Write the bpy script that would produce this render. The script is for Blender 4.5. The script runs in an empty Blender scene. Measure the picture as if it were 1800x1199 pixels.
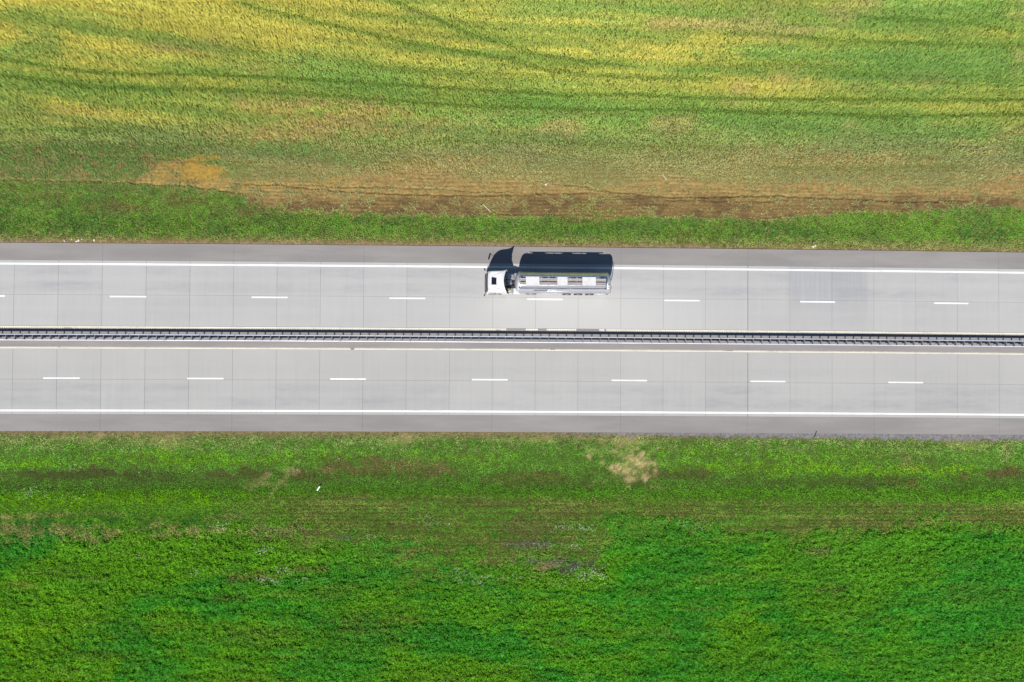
import bpy, bmesh, math, random
import numpy as np
from mathutils import Matrix, Vector

random.seed(4); np.random.seed(4)
rng = np.random.default_rng(7)
S = bpy.context.scene
COL = S.collection

# ------------------------------------------------------------------ camera, sky, sun, exposure
CAM_H = 79.584
CAM_R = np.array([[0.9997371518529214, -0.006472461404217072, -0.021993963907847858],
                  [0.006127564522144082, 0.9998577701998634, -0.01571280764166912],
                  [0.022092536251769622, 0.01557390812635206, 0.9996346198624957]])
cam = bpy.data.cameras.new('camera'); cam_o = bpy.data.objects.new('camera', cam); COL.objects.link(cam_o)
cam.lens = 24.0; cam.sensor_width = 36.0; cam.clip_start = 1.0; cam.clip_end = 8000
M4 = Matrix([list(r) + [0] for r in CAM_R.tolist()] + [[0, 0, 0, 1]]); M4[2][3] = CAM_H
cam_o.matrix_world = M4
S.camera = cam_o

SUN_EL, SUN_AZ = math.radians(48.0), math.radians(195.6)      # azimuth clockwise from +Y
W = bpy.data.worlds.new('World'); S.world = W; W.use_nodes = True
nt = W.node_tree; nt.nodes.clear()
sky = nt.nodes.new('ShaderNodeTexSky'); sky.sky_type = 'NISHITA'; sky.sun_disc = False
sky.sun_elevation = SUN_EL; sky.sun_rotation = SUN_AZ
sky.dust_density = 0.2; sky.ozone_density = 4.0
bg = nt.nodes.new('ShaderNodeBackground'); bg.inputs['Strength'].default_value = 0.062
out = nt.nodes.new('ShaderNodeOutputWorld')
nt.links.new(sky.outputs[0], bg.inputs[0]); nt.links.new(bg.outputs[0], out.inputs[0])
sl = bpy.data.lights.new('sun', 'SUN'); sl.energy = 5.0; sl.angle = math.radians(0.5); sl.color = (1.0, 0.955, 0.89)
so = bpy.data.objects.new('sun', sl); COL.objects.link(so)
sd = Vector((-math.sin(SUN_AZ) * math.cos(SUN_EL), -math.cos(SUN_AZ) * math.cos(SUN_EL), -math.sin(SUN_EL)))
so.rotation_euler = sd.to_track_quat('-Z', 'Y').to_euler()
S.view_settings.view_transform = 'Standard'; S.view_settings.look = 'None'
S.view_settings.gamma = 1.0; S.view_settings.use_curve_mapping = False
S.view_settings.exposure = 0.45

# ------------------------------------------------------------------ helpers
CURV = 3.144e-5
def cv(x):                                   # the motorway bends very slightly
    return -CURV * x * x

def lin(c, k=1.0):
    c = np.asarray(c, float) / 255.0
    return np.where(c <= 0.04045, c / 12.92, ((c + 0.055) / 1.055) ** 2.4) * k

def to_world(px, py, z=0.0):                 # where a point of the survey photo lies on a level at height z
    d = CAM_R @ np.array([(px - 900) / 1200., -(py - 599.5) / 1200., -1.])
    t = (CAM_H - z) / -d[2]
    return float(d[0] * t), float(d[1] * t)

def to_photo(X, Y, Z):
    vx, vy, vz = X, Y, Z - CAM_H
    a = CAM_R[0, 0] * vx + CAM_R[1, 0] * vy + CAM_R[2, 0] * vz
    b = CAM_R[0, 1] * vx + CAM_R[1, 1] * vy + CAM_R[2, 1] * vz
    c = CAM_R[0, 2] * vx + CAM_R[1, 2] * vy + CAM_R[2, 2] * vz
    return 900 + 1200 * a / -c, 599.5 - 1200 * b / -c

TAB = np.random.default_rng(3).random((512, 512))
def vnoise(x, y, seed=0):
    x = np.asarray(x, float) + seed * 37.31; y = np.asarray(y, float) + seed * 91.73
    xi = np.floor(x).astype(int); yi = np.floor(y).astype(int)
    fx = x - xi; fy = y - yi
    fx = fx * fx * (3 - 2 * fx); fy = fy * fy * (3 - 2 * fy)
    a = TAB[xi & 511, yi & 511]; b = TAB[(xi + 1) & 511, yi & 511]
    c = TAB[xi & 511, (yi + 1) & 511]; d = TAB[(xi + 1) & 511, (yi + 1) & 511]
    return (a * (1 - fx) + b * fx) * (1 - fy) + (c * (1 - fx) + d * fx) * fy
def fbm(x, y, seed=0, oct=4):
    s = 0; a = 0.5; t = 0
    for i in range(oct):
        ca, sa = math.cos(.6 + i * 1.1), math.sin(.6 + i * 1.1)
        s = s + a * vnoise((x * ca - y * sa) * 2 ** i, (x * sa + y * ca) * 2 ** i, seed + i * 5); t += a; a *= 0.55
    return s / t
def sst(a, b, x):
    t = np.clip((x - a) / (b - a), 0, 1); return t * t * (3 - 2 * t)

# ---- materials
def mat(name, base=(0.5, 0.5, 0.5), rough=0.6, metal=0.0, coat=0.0, spec=0.5):
    m = bpy.data.materials.new(name); m.use_nodes = True
    b = m.node_tree.nodes['Principled BSDF']
    b.inputs['Base Color'].default_value = (*base, 1); b.inputs['Roughness'].default_value = rough
    b.inputs['Metallic'].default_value = metal; b.inputs['Coat Weight'].default_value = coat
    b.inputs['Specular IOR Level'].default_value = spec
    return m
class NT:
    def __init__(s, m): s.t = m.node_tree; s.b = s.t.nodes['Principled BSDF']
    def n(s, typ, **kw):
        o = s.t.nodes.new(typ)
        for k, v in kw.items(): setattr(o, k, v)
        return o
    def l(s, a, b): s.t.links.new(a, b)
    def pos(s): return s.n('ShaderNodeNewGeometry').outputs['Position']
    def mapped(s, scale):
        m = s.n('ShaderNodeMapping'); m.inputs['Scale'].default_value = scale; s.l(s.pos(), m.inputs['Vector']); return m.outputs[0]
    def noise(s, scale, vec=None, detail=3.0, rough=0.55):
        o = s.n('ShaderNodeTexNoise'); o.inputs['Scale'].default_value = scale; o.inputs['Detail'].default_value = detail
        o.inputs['Roughness'].default_value = rough; s.l(vec if vec is not None else s.pos(), o.inputs['Vector']); return o.outputs['Fac']
    def math(s, op, a, b=None, clamp=False):
        o = s.n('ShaderNodeMath', operation=op, use_clamp=clamp)
        for i, v in enumerate((a, b)):
            if v is None: continue
            if isinstance(v, (int, float)): o.inputs[i].default_value = v
            else: s.l(v, o.inputs[i])
        return o.outputs[0]
    def ramp(s, v, a, b, c=0.0, d=1.0):
        o = s.n('ShaderNodeMapRange', interpolation_type='SMOOTHSTEP')
        o.inputs[1].default_value = a; o.inputs[2].default_value = b; o.inputs[3].default_value = c; o.inputs[4].default_value = d
        s.l(v, o.inputs[0]); return o.outputs[0]
    def mix(s, f, a, b):
        o = s.n('ShaderNodeMix', data_type='RGBA')
        for i, v in ((0, f), (6, a), (7, b)):
            if isinstance(v, (int, float)): o.inputs[i].default_value = v
            elif isinstance(v, (tuple, list)): o.inputs[i].default_value = (*v[:3], 1)
            else: s.l(v, o.inputs[i])
        return o.outputs[2]

def concrete_mat(name, tracks, base, dark, pale=False):
    m = mat(name, base, 0.85, spec=0.3); N = NT(m)
    rnd = N.n('ShaderNodeObjectInfo').outputs['Random']
    big = N.noise(0.09, None, 3); med = N.noise(1.0, N.mapped((0.35, 1.0, 1)), 4)
    brush = N.noise(1.0, N.mapped((2.6, 0.10, 1)), 3)
    fine = N.noise(14.0, None, 2)
    f = N.math('ADD', N.math('MULTIPLY', N.ramp(big, .3, .7), .5), N.math('MULTIPLY', med, .5))
    c = N.mix(f, tuple(x * .93 for x in base), tuple(x * 1.06 for x in base))
    c = N.mix(N.math('MULTIPLY', N.ramp(brush, .5, .75), .28), c, tuple(min(1, x * 1.12) for x in base))
    c = N.mix(N.math('MULTIPLY', N.ramp(brush, .46, .28), .14), c, dark)
    c = N.mix(N.math('MULTIPLY', N.ramp(rnd, 0, 1), .17), c, tuple(x * .86 for x in base))
    c = N.mix(N.math('MULTIPLY', N.ramp(fine, .35, .65), .10), c, tuple(x * .8 for x in base))
    sep = N.n('ShaderNodeSeparateXYZ'); N.l(N.pos(), sep.inputs[0])
    patch = N.ramp(N.noise(1.0, N.mapped((0.085, 0.28, 1)), 4, .6), .38, .66)
    smear = N.ramp(N.noise(1.0, N.mapped((0.5, 2.2, 1)), 4, .7), .30, .70)
    for yc, hw, amt in tracks:
        d = N.math('ABSOLUTE', N.math('SUBTRACT', sep.outputs[1], yc))
        k = N.ramp(d, hw, hw * .25, 0, 1)
        k = N.math('MULTIPLY', k, N.math('MULTIPLY', N.math('ADD', N.math('MULTIPLY', patch, .75), .25), N.math('ADD', N.math('MULTIPLY', smear, .7), .3)))
        c = N.mix(N.math('MULTIPLY', k, N.ramp(rnd, 0, 1, amt * .45, amt * 1.15)), c, dark)
    if pale:
        k = N.ramp(N.math('ABSOLUTE', N.math('SUBTRACT', sep.outputs[0], 39.0)), 5.2, 4.2)
        k = N.math('MULTIPLY', k, N.math('MULTIPLY', N.ramp(sep.outputs[1], 3.5, 8.0, .25, 1.0), N.ramp(brush, .3, .6, .2, .6)))
        c = N.mix(k, c, dark)
    if pale:                                       # paler towards the middle of the stretch
        k = N.math('MULTIPLY', N.ramp(N.math('ABSOLUTE', N.math('SUBTRACT', sep.outputs[0], 10.0)), 22.0, 3.0), N.ramp(sep.outputs[1], 9.5, 5.0, .25, 1.0))
        c = N.mix(N.math('MULTIPLY', k, .75), c, (0.424, 0.420, 0.409))
    N.l(c, N.b.inputs['Base Color'])
    bp = N.n('ShaderNodeBump'); bp.inputs['Strength'].default_value = .15; bp.inputs['Distance'].default_value = .01
    N.l(fine, bp.inputs['Height']); N.l(bp.outputs[0], N.b.inputs['Normal'])
    return m

def asphalt_mat(name, base):
    m = mat(name, base, 0.9, spec=0.25); N = NT(m)
    big = N.noise(1.0, N.mapped((0.10, 0.5, 1)), 4); fine = N.noise(9.0, None, 3); str_ = N.noise(1.0, N.mapped((0.25, 5.0, 1)), 3)
    c = N.mix(N.ramp(big, .3, .7), tuple(x * .88 for x in base), tuple(x * 1.10 for x in base))
    c = N.mix(N.math('MULTIPLY', N.ramp(str_, .45, .7), .22), c, tuple(x * .78 for x in base))
    c = N.mix(N.math('MULTIPLY', N.ramp(fine, .4, .7), .22), c, tuple(x * .7 for x in base))
    rnd = N.n('ShaderNodeObjectInfo').outputs['Random']
    c = N.mix(N.math('MULTIPLY', rnd, .18), c, tuple(x * .82 for x in base))
    N.l(c, N.b.inputs['Base Color'])
    return m

def paint_mat(name, base, worn):
    m = mat(name, base, 0.55); N = NT(m)
    f = N.ramp(N.math('ADD', N.math('MULTIPLY', N.noise(6.0, None, 5, .7), .6), N.math('MULTIPLY', N.noise(.35, None, 3, .6), .4)), .44, .66)
    N.l(N.mix(N.math('MULTIPLY', f, .75), base, worn), N.b.inputs['Base Color'])
    return m

def vcol_mat(name, transl=0.0, rough=0.9):
    m = bpy.data.materials.new(name); m.use_nodes = True; t = m.node_tree; t.nodes.clear()
    o = t.nodes.new('ShaderNodeOutputMaterial'); a = t.nodes.new('ShaderNodeAttribute'); a.attribute_name = 'col'
    d = t.nodes.new('ShaderNodeBsdfDiffuse'); t.links.new(a.outputs[0], d.inputs[0])
    if transl:
        g = t.nodes.new('ShaderNodeNewGeometry'); v1 = t.nodes.new('ShaderNodeVectorMath'); v1.operation = 'MULTIPLY_ADD'
        v1.inputs[1].default_value = (.55, .55, .55); v1.inputs[2].default_value = (0, 0, .75); t.links.new(g.outputs['Normal'], v1.inputs[0])
        v2 = t.nodes.new('ShaderNodeVectorMath'); v2.operation = 'NORMALIZE'; t.links.new(v1.outputs[0], v2.inputs[0]); t.links.new(v2.outputs[0], d.inputs['Normal'])
        tr = t.nodes.new('ShaderNodeBsdfTranslucent'); t.links.new(a.outputs[0], tr.inputs[0])
        mx = t.nodes.new('ShaderNodeMixShader'); mx.inputs[0].default_value = transl
        t.links.new(d.outputs[0], mx.inputs[1]); t.links.new(tr.outputs[0], mx.inputs[2]); t.links.new(mx.outputs[0], o.inputs[0])
    else: t.links.new(d.outputs[0], o.inputs[0])
    return m

MT = {}
MT['concrete_n'] = concrete_mat('concrete_north', [(9.0, 1.0, .75), (7.25, .95, .85), (3.9, .9, .25), (5.5, .9, .25)], (0.360, 0.357, 0.350), (0.250, 0.256, 0.270), True)
MT['concrete_s'] = concrete_mat('concrete_south', [(-4.35, .8, .6), (-6.0, .95, .85), (-5.2, 1.6, .35), (-2.3, .8, .2)], (0.342, 0.338, 0.328), (0.240, 0.245, 0.255))
MT['asphalt'] = asphalt_mat('asphalt_shoulder', (0.230, 0.217, 0.210))
MT['asphalt_m'] = asphalt_mat('asphalt_median', (0.236, 0.221, 0.215))
MT['joint'] = mat('joint_sealant', (0.094, 0.094, 0.101), .9)
MT['white'] = paint_mat('white_road_paint', (.70, .71, .715), (.46, .46, .46))
MT['cream'] = paint_mat('cream_road_paint', (.66, .635, .52), (.36, .35, .31))

# ---- meshes
def link(o, parent=None):
    COL.objects.link(o)
    if parent is not None: o.parent = parent
    return o
def tag(o, label=None, cat=None, group=None, kind=None):
    if label: o['label'] = label
    if cat: o['category'] = cat
    if group: o['group'] = group
    if kind: o['kind'] = kind
    return o
def empty(name, loc=(0, 0, 0)):
    o = bpy.data.objects.new(name, None); o.location = loc; COL.objects.link(o); return o
def from_np(name, V, F, m, parent=None, smooth=False):
    me = bpy.data.meshes.new(name); me.from_pydata([tuple(v) for v in V], [], [tuple(f) for f in F])
    if m is not None: me.materials.append(m)
    if smooth: me.polygons.foreach_set('use_smooth', [True] * len(me.polygons))
    me.update()
    return link(bpy.data.objects.new(name, me), parent)
class MB:
    def __init__(s): s.v = []; s.f = []; s.sm = []
    def add(s, V, F, sm=False):
        n = len(s.v); s.v += [tuple(map(float, v)) for v in V]; s.f += [tuple(i + n for i in f) for f in F]; s.sm += [sm] * len(F); return s
    def box(s, x0, x1, y0, y1, z0, z1, b=0.0):
        if b <= 0:
            V = [(x, y, z) for z in (z0, z1) for y in (y0, y1) for x in (x0, x1)]
            return s.add(V, [(0, 2, 3, 1), (4, 5, 7, 6), (0, 1, 5, 4), (2, 6, 7, 3), (0, 4, 6, 2), (1, 3, 7, 5)])
        bm = bmesh.new(); bmesh.ops.create_cube(bm, size=1)
        for v in bm.verts: v.co = Vector(((x0 + x1) / 2 + v.co.x * (x1 - x0), (y0 + y1) / 2 + v.co.y * (y1 - y0), (z0 + z1) / 2 + v.co.z * (z1 - z0)))
        bmesh.ops.bevel(bm, geom=bm.edges[:], offset=b, segments=2, affect='EDGES', profile=.7)
        bm.verts.index_update()
        s.add([v.co[:] for v in bm.verts], [[v.index for v in f.verts] for f in bm.faces]); bm.free(); return s
    def tube(s, pts, r, n=8, cap=True):
        pts = [Vector(p) for p in pts]; rings = []
        for i, p in enumerate(pts):
            d = (pts[min(i + 1, len(pts) - 1)] - pts[max(i - 1, 0)]).normalized()
            a = d.cross(Vector((0, 0, 1)))
            if a.length < 1e-3: a = d.cross(Vector((0, 1, 0)))
            a.normalize(); b = d.cross(a)
            rr = r[i] if isinstance(r, (list, tuple)) else r
            rings.append([p + a * math.cos(2 * math.pi * k / n) * rr + b * math.sin(2 * math.pi * k / n) * rr for k in range(n)])
        V = [v for rg in rings for v in rg]; F = []
        for i in range(len(pts) - 1):
            for k in range(n): F.append((i * n + k, i * n + (k + 1) % n, (i + 1) * n + (k + 1) % n, (i + 1) * n + k))
        if cap: F += [tuple(range(n - 1, -1, -1)), tuple((len(pts) - 1) * n + k for k in range(n))]
        return s.add(V, F, True)
    def lathe_y(s, cx, cz, prof, n=28):          # revolve (radius, y) about an axle along y
        V = []; F = []
        for r, y in prof: V += [(cx + r * math.cos(2 * math.pi * k / n), y, cz + r * math.sin(2 * math.pi * k / n)) for k in range(n)]
        for i in range(len(prof) - 1):
            for k in range(n): F.append((i * n + k, i * n + (k + 1) % n, (i + 1) * n + (k + 1) % n, (i + 1) * n + k))
        return s.add(V, F, True)
    def loft(s, rings, cap=True, closed=True, sm=True):
        n = len(rings[0]); V = [p for rg in rings for p in rg]; F = []
        for i in range(len(rings) - 1):
            for k in range(n if closed else n - 1): F.append((i * n + k, i * n + (k + 1) % n, (i + 1) * n + (k + 1) % n, (i + 1) * n + k))
        s.add(V, F, sm)
        if cap:
            for rg, rev in ((rings[0], True), (rings[-1], False)):
                c = np.mean(np.array([tuple(p) for p in rg]), axis=0)
                f = [(k, (k + 1) % n, n) for k in range(n)]
                if rev: f = [x[::-1] for x in f]
                s.add(list(rg) + [tuple(c)], f, sm)
        return s
    def mesh(s, name, m):
        me = bpy.data.meshes.new(name); me.from_pydata(s.v, [], s.f); me.materials.append(m)
        me.polygons.foreach_set('use_smooth', s.sm); me.update()
        bm = bmesh.new(); bm.from_mesh(me); bmesh.ops.recalc_face_normals(bm, faces=bm.faces[:]); bm.to_mesh(me); bm.free()
        return me
    def build(s, name, m, parent=None):
        return link(bpy.data.objects.new(name, s.mesh(name, m)), parent)

# ------------------------------------------------------------------ maps of the land (world metres, read off the photo)
Y_NE, Y_SE = 12.30, -9.345                   # outer edges of the asphalt
def road_d(X, Y): return Y - cv(X)
def ground_z(X, Y):
    y = Y - cv(X)
    zn = -0.07 - 0.75 * sst(12.6, 16.2, y) + 0.25 * sst(17.5, 22, y)
    zs = -0.07 - 1.05 * sst(-9.8, -14.6, y) + 0.30 * sst(-15.2, -17.5, y)
    z = np.where(y > 0, zn, zs)
    inroad = sst(Y_SE + .25, Y_SE + .6, y) * (1 - sst(Y_NE - .6, Y_NE - .25, y))
    z = z * (1 - inroad) - 0.35 * inroad
    off = np.clip((np.abs(y) - 12) / 4, 0, 1)
    z = z + off * (0.22 * (fbm(X * .11, Y * .16, 21, 3) - .5) + .10 * (fbm(X * .6, Y * .8, 22, 3) - .5))
    return z

def blob(PX, PY, cx, cy, rx, ry, nz, k=.9):  # ragged elliptical patch, 1 inside
    d = np.sqrt(((PX - cx) / rx) ** 2 + ((PY - cy) / ry) ** 2)
    w = np.zeros(PX.shape); i = d < 3.2
    q = fbm(PX[i] * .035 + cx, PY[i] * .06 + cy, 7, 3)
    w[i] = sst(1.45, .25, d[i] + (nz[i] - .5) * k * 2.2 + (q - .5) * k * 2.4)
    return w

TRACKS = [  # wheel lanes bent through the wheat: (points, half width, strength)
    ([(-60, 98), (0, 104), (90, 118), (143, 127), (222, 131), (323, 132), (466, 136), (600, 145), (708, 151), (815, 158), (923, 163), (995, 169), (1102, 167), (1200, 172), (1343, 176), (1487, 176), (1630, 178), (1900, 176)], 4.2, 1.),
    ([(-60, 128), (0, 133), (90, 143), (161, 154), (251, 158), (359, 158), (466, 163), (600, 171), (708, 179), (815, 187), (923, 190), (1030, 194), (1200, 194), (1308, 197), (1451, 201), (1559, 206), (1702, 204), (1900, 199)], 4.2, 1.),
    ([(412, 4), (502, 27), (600, 50), (690, 70), (779, 86), (887, 104), (959, 124), (1030, 133), (1140, 138), (1260, 140)], 4.5, .8),
    ([(679, 2), (751, 27), (815, 57), (887, 79), (959, 100), (1030, 111), (1110, 116)], 5.0, .75),
    ([(600, 25), (672, 31), (745, 43)], 6., .45),
    ([(1265, 59), (1343, 61), (1415, 68), (1523, 74), (1650, 79), (1900, 84)], 4.5, .75),
    ([(1510, 32), (1612, 36), (1702, 43), (1800, 57), (1900, 70)], 5.0, .7),
    ([(1200, 115), (1415, 117), (1487, 125), (1600, 140), (1800, 150)], 9., .45),
    ([(600, 110), (700, 122), (830, 133), (960, 140)], 9., .40),
    ([(240, 70), (340, 80), (470, 90)], 9., .45),
    ([(760, 247), (900, 250), (980, 252), (1100, 256), (1300, 262)], 5., .4),
    ([(0, 232), (120, 228), (260, 225)], 4., .4),
    ([(1340, 295), (1480, 297), (1700, 292)], 3., .5)]
RUTS = [  # dark furrows cut in the bare strip
    ([(-60, 314), (18, 316), (100, 317), (210, 321), (320, 326), (400, 337), (440, 341)], 1.5, .9),
    ([(420, 322), (500, 326), (600, 337), (743, 342), (851, 344), (1030, 339), (1040, 338)], 1.3, 1.),
    ([(500, 324), (600, 328), (700, 330), (780, 333), (860, 337), (1000, 341)], 1.0, .8),
    ([(985, 322), (1048, 333), (1120, 342), (1200, 347), (1290, 345), (1380, 344), (1487, 349), (1594, 355), (1700, 352)], 1.3, 1.),
    ([(1160, 350), (1300, 354), (1400, 351)], 1.0, .7),
    ([(860, 375), (960, 377), (1000, 376)], 1.0, .6),
    ([(0, 268), (100, 272), (230, 276), (380, 284)], 1.0, .5),
    ([(300, 284), (440, 283), (560, 270)], .9, .5)]
def along(PX, PY, pts):
    xs = [p[0] for p in pts]; ys = [p[1] for p in pts]
    d = np.abs(PY - np.interp(PX, xs, ys)); inside = sst(xs[0] - 20, xs[0] + 25, PX) * (1 - sst(xs[-1] - 25, xs[-1] + 20, PX))
    return d, inside

DIRT_TOP = ([-60, 0, 60, 150, 230, 280, 330, 420, 470, 560, 640, 700, 760, 830, 900, 960, 1010, 1060, 1110, 1170, 1240, 1330, 1420, 1480, 1540, 1600, 1680, 1740, 1800, 1900],
            [330, 332, 330, 330, 328, 285, 278, 322, 318, 318, 306, 303, 300, 314, 312, 318, 330, 337, 322, 306, 322, 324, 318, 322, 334, 330, 330, 318, 300, 296])
DIRT_BOT = ([-60, 0, 200, 330, 420, 480, 560, 600, 750, 900, 1000, 1040, 1080, 1180, 1250, 1350, 1420, 1500, 1580, 1650, 1720, 1800, 1900],
            [318, 318, 322, 328, 352, 366, 371, 374, 378, 378, 380, 382, 380, 380, 384, 387, 379, 370, 372, 366, 363, 362, 360])
LUSH = ([-60, 0, 150, 250, 430, 520, 700, 900, 1050, 1066, 1150, 1250, 1310, 1500, 1600, 1800, 1900],
        [952, 950, 945, 936, 938, 962, 1012, 1018, 1000, 945, 932, 934, 946, 944, 930, 924, 922])

def C(*c): return lin(c)
def mixc(c, m, col): return c * (1 - m[..., None]) + np.asarray(col) * m[..., None]

def north_maps(X, Y, Z):
    PX, PY = to_photo(X, Y, Z)
    n1 = fbm(X * .35, Y * .6, 31, 4); n2 = fbm(X * 1.3, Y * 1.9, 32, 3); YS = Y + .055 * X - .0006 * X * X; ns = fbm(X * .045, YS * .42, 33, 4)
    nb = fbm(X * .06, Y * .12, 34, 3); ns2 = fbm(X * .12, YS * 1.1, 35, 3); nf = fbm(X * 3.2, Y * 3.2, 36, 2)
    PYw = PY + (n1 - .5) * 16
    # wheat: straw yellow to green in long streaks
    yel = 0.62 - .0016 * np.clip(PY - 60, 0, 300) - .00038 * np.clip(PX - 1150, -200, 800) + 1.5 * (ns - .5) + .9 * (nb - .5) + .5 * (ns2 - .5) + .28 * sst(1000, 100, PX) * sst(150, 30, PY)
    yel = sst(-.05, 1.0, yel)
    st = fbm(X * .028, (YS + 1.2 * (n1 - .5)) * .75, 44, 3)
    c = C(136, 166, 72) * np.ones(X.shape + (3,))
    c = mixc(c, yel * .92, C(188, 180, 76))
    c = mixc(c, sst(.60, .78, ns2) * .45 * (1 - yel), C(150, 178, 78))
    c = mixc(c, sst(.58, .76, fbm(X * .05, Y * .3, 38, 3)) * .40, C(112, 150, 66))
    c = mixc(c, sst(.64, .80, fbm(X * .09, Y * .25, 39, 3)) * .6, C(180, 160, 92))
    fs = fbm(X * .10, YS * 2.6, 46, 3); c = c * (1 + .55 * (fs - .5))[..., None]
    c = mixc(c, sst(.52, .68, st) * .50 * sst(330, 250, PY), C(102, 142, 58))
    tanm = sst(185, 310, PYw + (ns - .5) * 70) * .78
    c = mixc(c, tanm, C(154, 152, 92)); c = mixc(c, sst(200, 300, PYw) * sst(.46, .6, ns2) * .45, C(112, 132, 78))
    for (cx, cy, rx, ry, k) in ((490, 184, 80, 18, .75), (610, 185, 60, 16, .7), (610, 215, 120, 30, .75), (1000, 200, 150, 7, .4), (110, 195, 90, 10, .35), (450, 240, 70, 16, .6), (1520, 285, 130, 16, .5), (760, 292, 70, 18, .6), (1330, 268, 140, 20, .35)):
        c = mixc(c, blob(PX, PY, cx, cy, rx, ry, n2) * k * .8, C(176, 154, 86))
    for (cx, cy, rx, ry, k) in ((1600, 120, 260, 40, .5), (1450, 215, 250, 18, .4), (520, 268, 70, 18, .55), (420, 300, 70, 16, .4), (640, 280, 70, 14, .4), (70, 78, 45, 30, .55), (300, 165, 200, 12, .45), (850, 240, 180, 22, .3), (90, 172, 120, 20, .35), (480, 110, 120, 12, .35)):
        c = mixc(c, blob(PX, PY, cx, cy, rx, ry, n2) * k * .8, C(104, 146, 66))
    hgt = .45 + .22 * (ns - .5) - .20 * sst(200, 320, PYw)
    hgt = hgt * (1 - .25 * blob(PX, PY, 80, 75, 50, 30, n2))
    den = 1.0 - .22 * sst(245, 325, PYw)
    for pts, hw, k in TRACKS:
        d, ins = along(PX, PY + (n2 - .5) * 3, pts); t = sst(hw * 1.5, hw * .3, d) * ins * k
        c = mixc(c, t * .62, C(92, 130, 46)); hgt = hgt * (1 - .42 * t)
        t2 = sst(hw * 5, hw, d) * ins * k; c = mixc(c, t2 * .30, C(100, 142, 52))
    # weeds at the left of the field edge
    wl = sst(470, 250, PX + (n1 - .5) * 160) * sst(244, 262, PYw)
    c = mixc(c, wl * .8, C(92, 132, 56)); c = mixc(c, wl * sst(.54, .66, n2) * .6, C(150, 132, 84)); den = den * (1 - wl) + wl * (.97 - .5 * sst(.56, .7, n2)); hgt = hgt * (1 - wl) + wl * (.30 + .2 * (n2 - .5))
    soil = C(142, 126, 76) * np.ones(X.shape + (3,)); soil = mixc(soil, sst(320, 230, PY) * .9, C(82, 92, 36))
    # bare strip
    top = np.interp(PX, *DIRT_TOP); bot = np.interp(PX, *DIRT_BOT)
    dirt = sst(-9, 7, PY + (n2 - .5) * 22 - top) * (1 - sst(-3, 3, PY + (n2 - .5) * 9 - bot)) * (bot > top)
    den = den * (1 - .97 * dirt * sst(.68, .5, n2 + (1 - dirt) * .3 + .25 * (fbm(X * .3, Y * .8, 45, 3) - .5)))
    low = sst(338, 354, PYw + (ns2 - .5) * 12) * (1 - sst(-1, 8, PY - bot))
    sd = C(158, 134, 84) * np.ones(X.shape + (3,)); sd = mixc(sd, sst(.4, .62, n2) * .45, C(138, 115, 74)); sd = mixc(sd, sst(.55, .7, ns2) * .5, C(166, 144, 92))
    sd = mixc(sd, low * (.50 + .40 * sst(.40, .6, n1)), C(108, 89, 61)); sd = mixc(sd, low * sst(.50, .66, n2) * .65, C(146, 120, 76))
    sd = mixc(sd, sst(.6, .72, nf) * .25, C(104, 82, 54))
    soil = mixc(soil, sst(0.05, .6, dirt), np.zeros(3)) + sd * sst(0.05, .6, dirt)[..., None]
    mud = blob(PX, PY, 345, 301, 56, 19, fbm(X * .9, Y * 1.6, 41, 4), .45); mud = np.maximum(mud, .8 * blob(PX, PY, 365, 278, 30, 4, n2)); mud = np.maximum(mud, .55 * blob(PX, PY, 470, 240, 60, 8, n2)); mud = np.maximum(mud, .5 * blob(PX, PY, 740, 284, 40, 12, n2)); mud = np.maximum(mud, .45 * blob(PX, PY, 545, 318, 90, 6, n2)); mud = np.maximum(mud, .35 * blob(PX, PY, 345, 312, 110, 30, n2))
    soil = mixc(soil, mud * .8, C(168, 138, 62)); den = den * (1 - .98 * sst(.45, .8, mud))
    rut = np.zeros(X.shape)
    for pts, hw, k in RUTS:
        d, ins = along(PX, PY + (n2 - .5) * 5 + (nf - .5) * 3, pts); rut = np.maximum(rut, sst(hw * 1.7, hw * .2, d) * ins * k)
    den = den * (1 - .8 * rut)
    # green verge
    vt = np.where(PX < 430, np.interp(PX, [-60, 0, 210, 320, 430], [316, 318, 323, 329, 345]), bot)
    ver = sst(-5, 7, PY + (n2 - .5) * 22 + (nf - .5) * 8 - vt)
    gap = blob(PX, PY, 1040, 366, 44, 30, n2, 1.3) * sst(336, 356, PY)
    ver = np.maximum(ver, gap * .62 * sst(.36, .58, n2))
    cvg = C(86, 140, 44) * np.ones(X.shape + (3,))
    cvg = mixc(cvg, sst(.42, .62, n1) * .7, C(62, 112, 44)); cvg = mixc(cvg, sst(.56, .72, fbm(X * .25, Y * .7, 43, 3)) * .75, C(92, 146, 46))
    cvg = mixc(cvg, sst(.58, .75, n2) * .35, C(110, 140, 70))
    cvg = mixc(cvg, sst(352, 336, PY) * sst(420, 250, PX) * .35, C(88, 118, 58))
    for (cx, cy, rx, ry, k) in ((215, 366, 45, 10, .5), (330, 355, 50, 12, .45), (480, 372, 60, 8, .5), (1030, 372, 50, 14, .5), (90, 345, 50, 10, .3)):
        cvg = mixc(cvg, blob(PX, PY, cx, cy, rx, ry, n2) * k, C(98, 88, 58))
    edge = sst(401, 424, PY - (PX / 1800) * 14 + (n2 - .5) * 14)
    cvg = mixc(cvg, edge * .62, C(136, 152, 84)); rim = sst(6, 1, (12.30 + cv(X)) - Y + 6 - 6 * 0 + 0) * 0
    dz = Y - (Y_NE + cv(X))
    rim = sst(.75, .1, dz + (n2 - .5) * .9) * np.where(PX > 1250, .45, .9)
    cvg = mixc(cvg, rim * .7, C(158, 142, 100))
    c = c * (1 - ver[..., None]) + cvg * ver[..., None]
    vden = 1.0 - .6 * rim - .25 * sst(.62, .75, n2)
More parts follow.
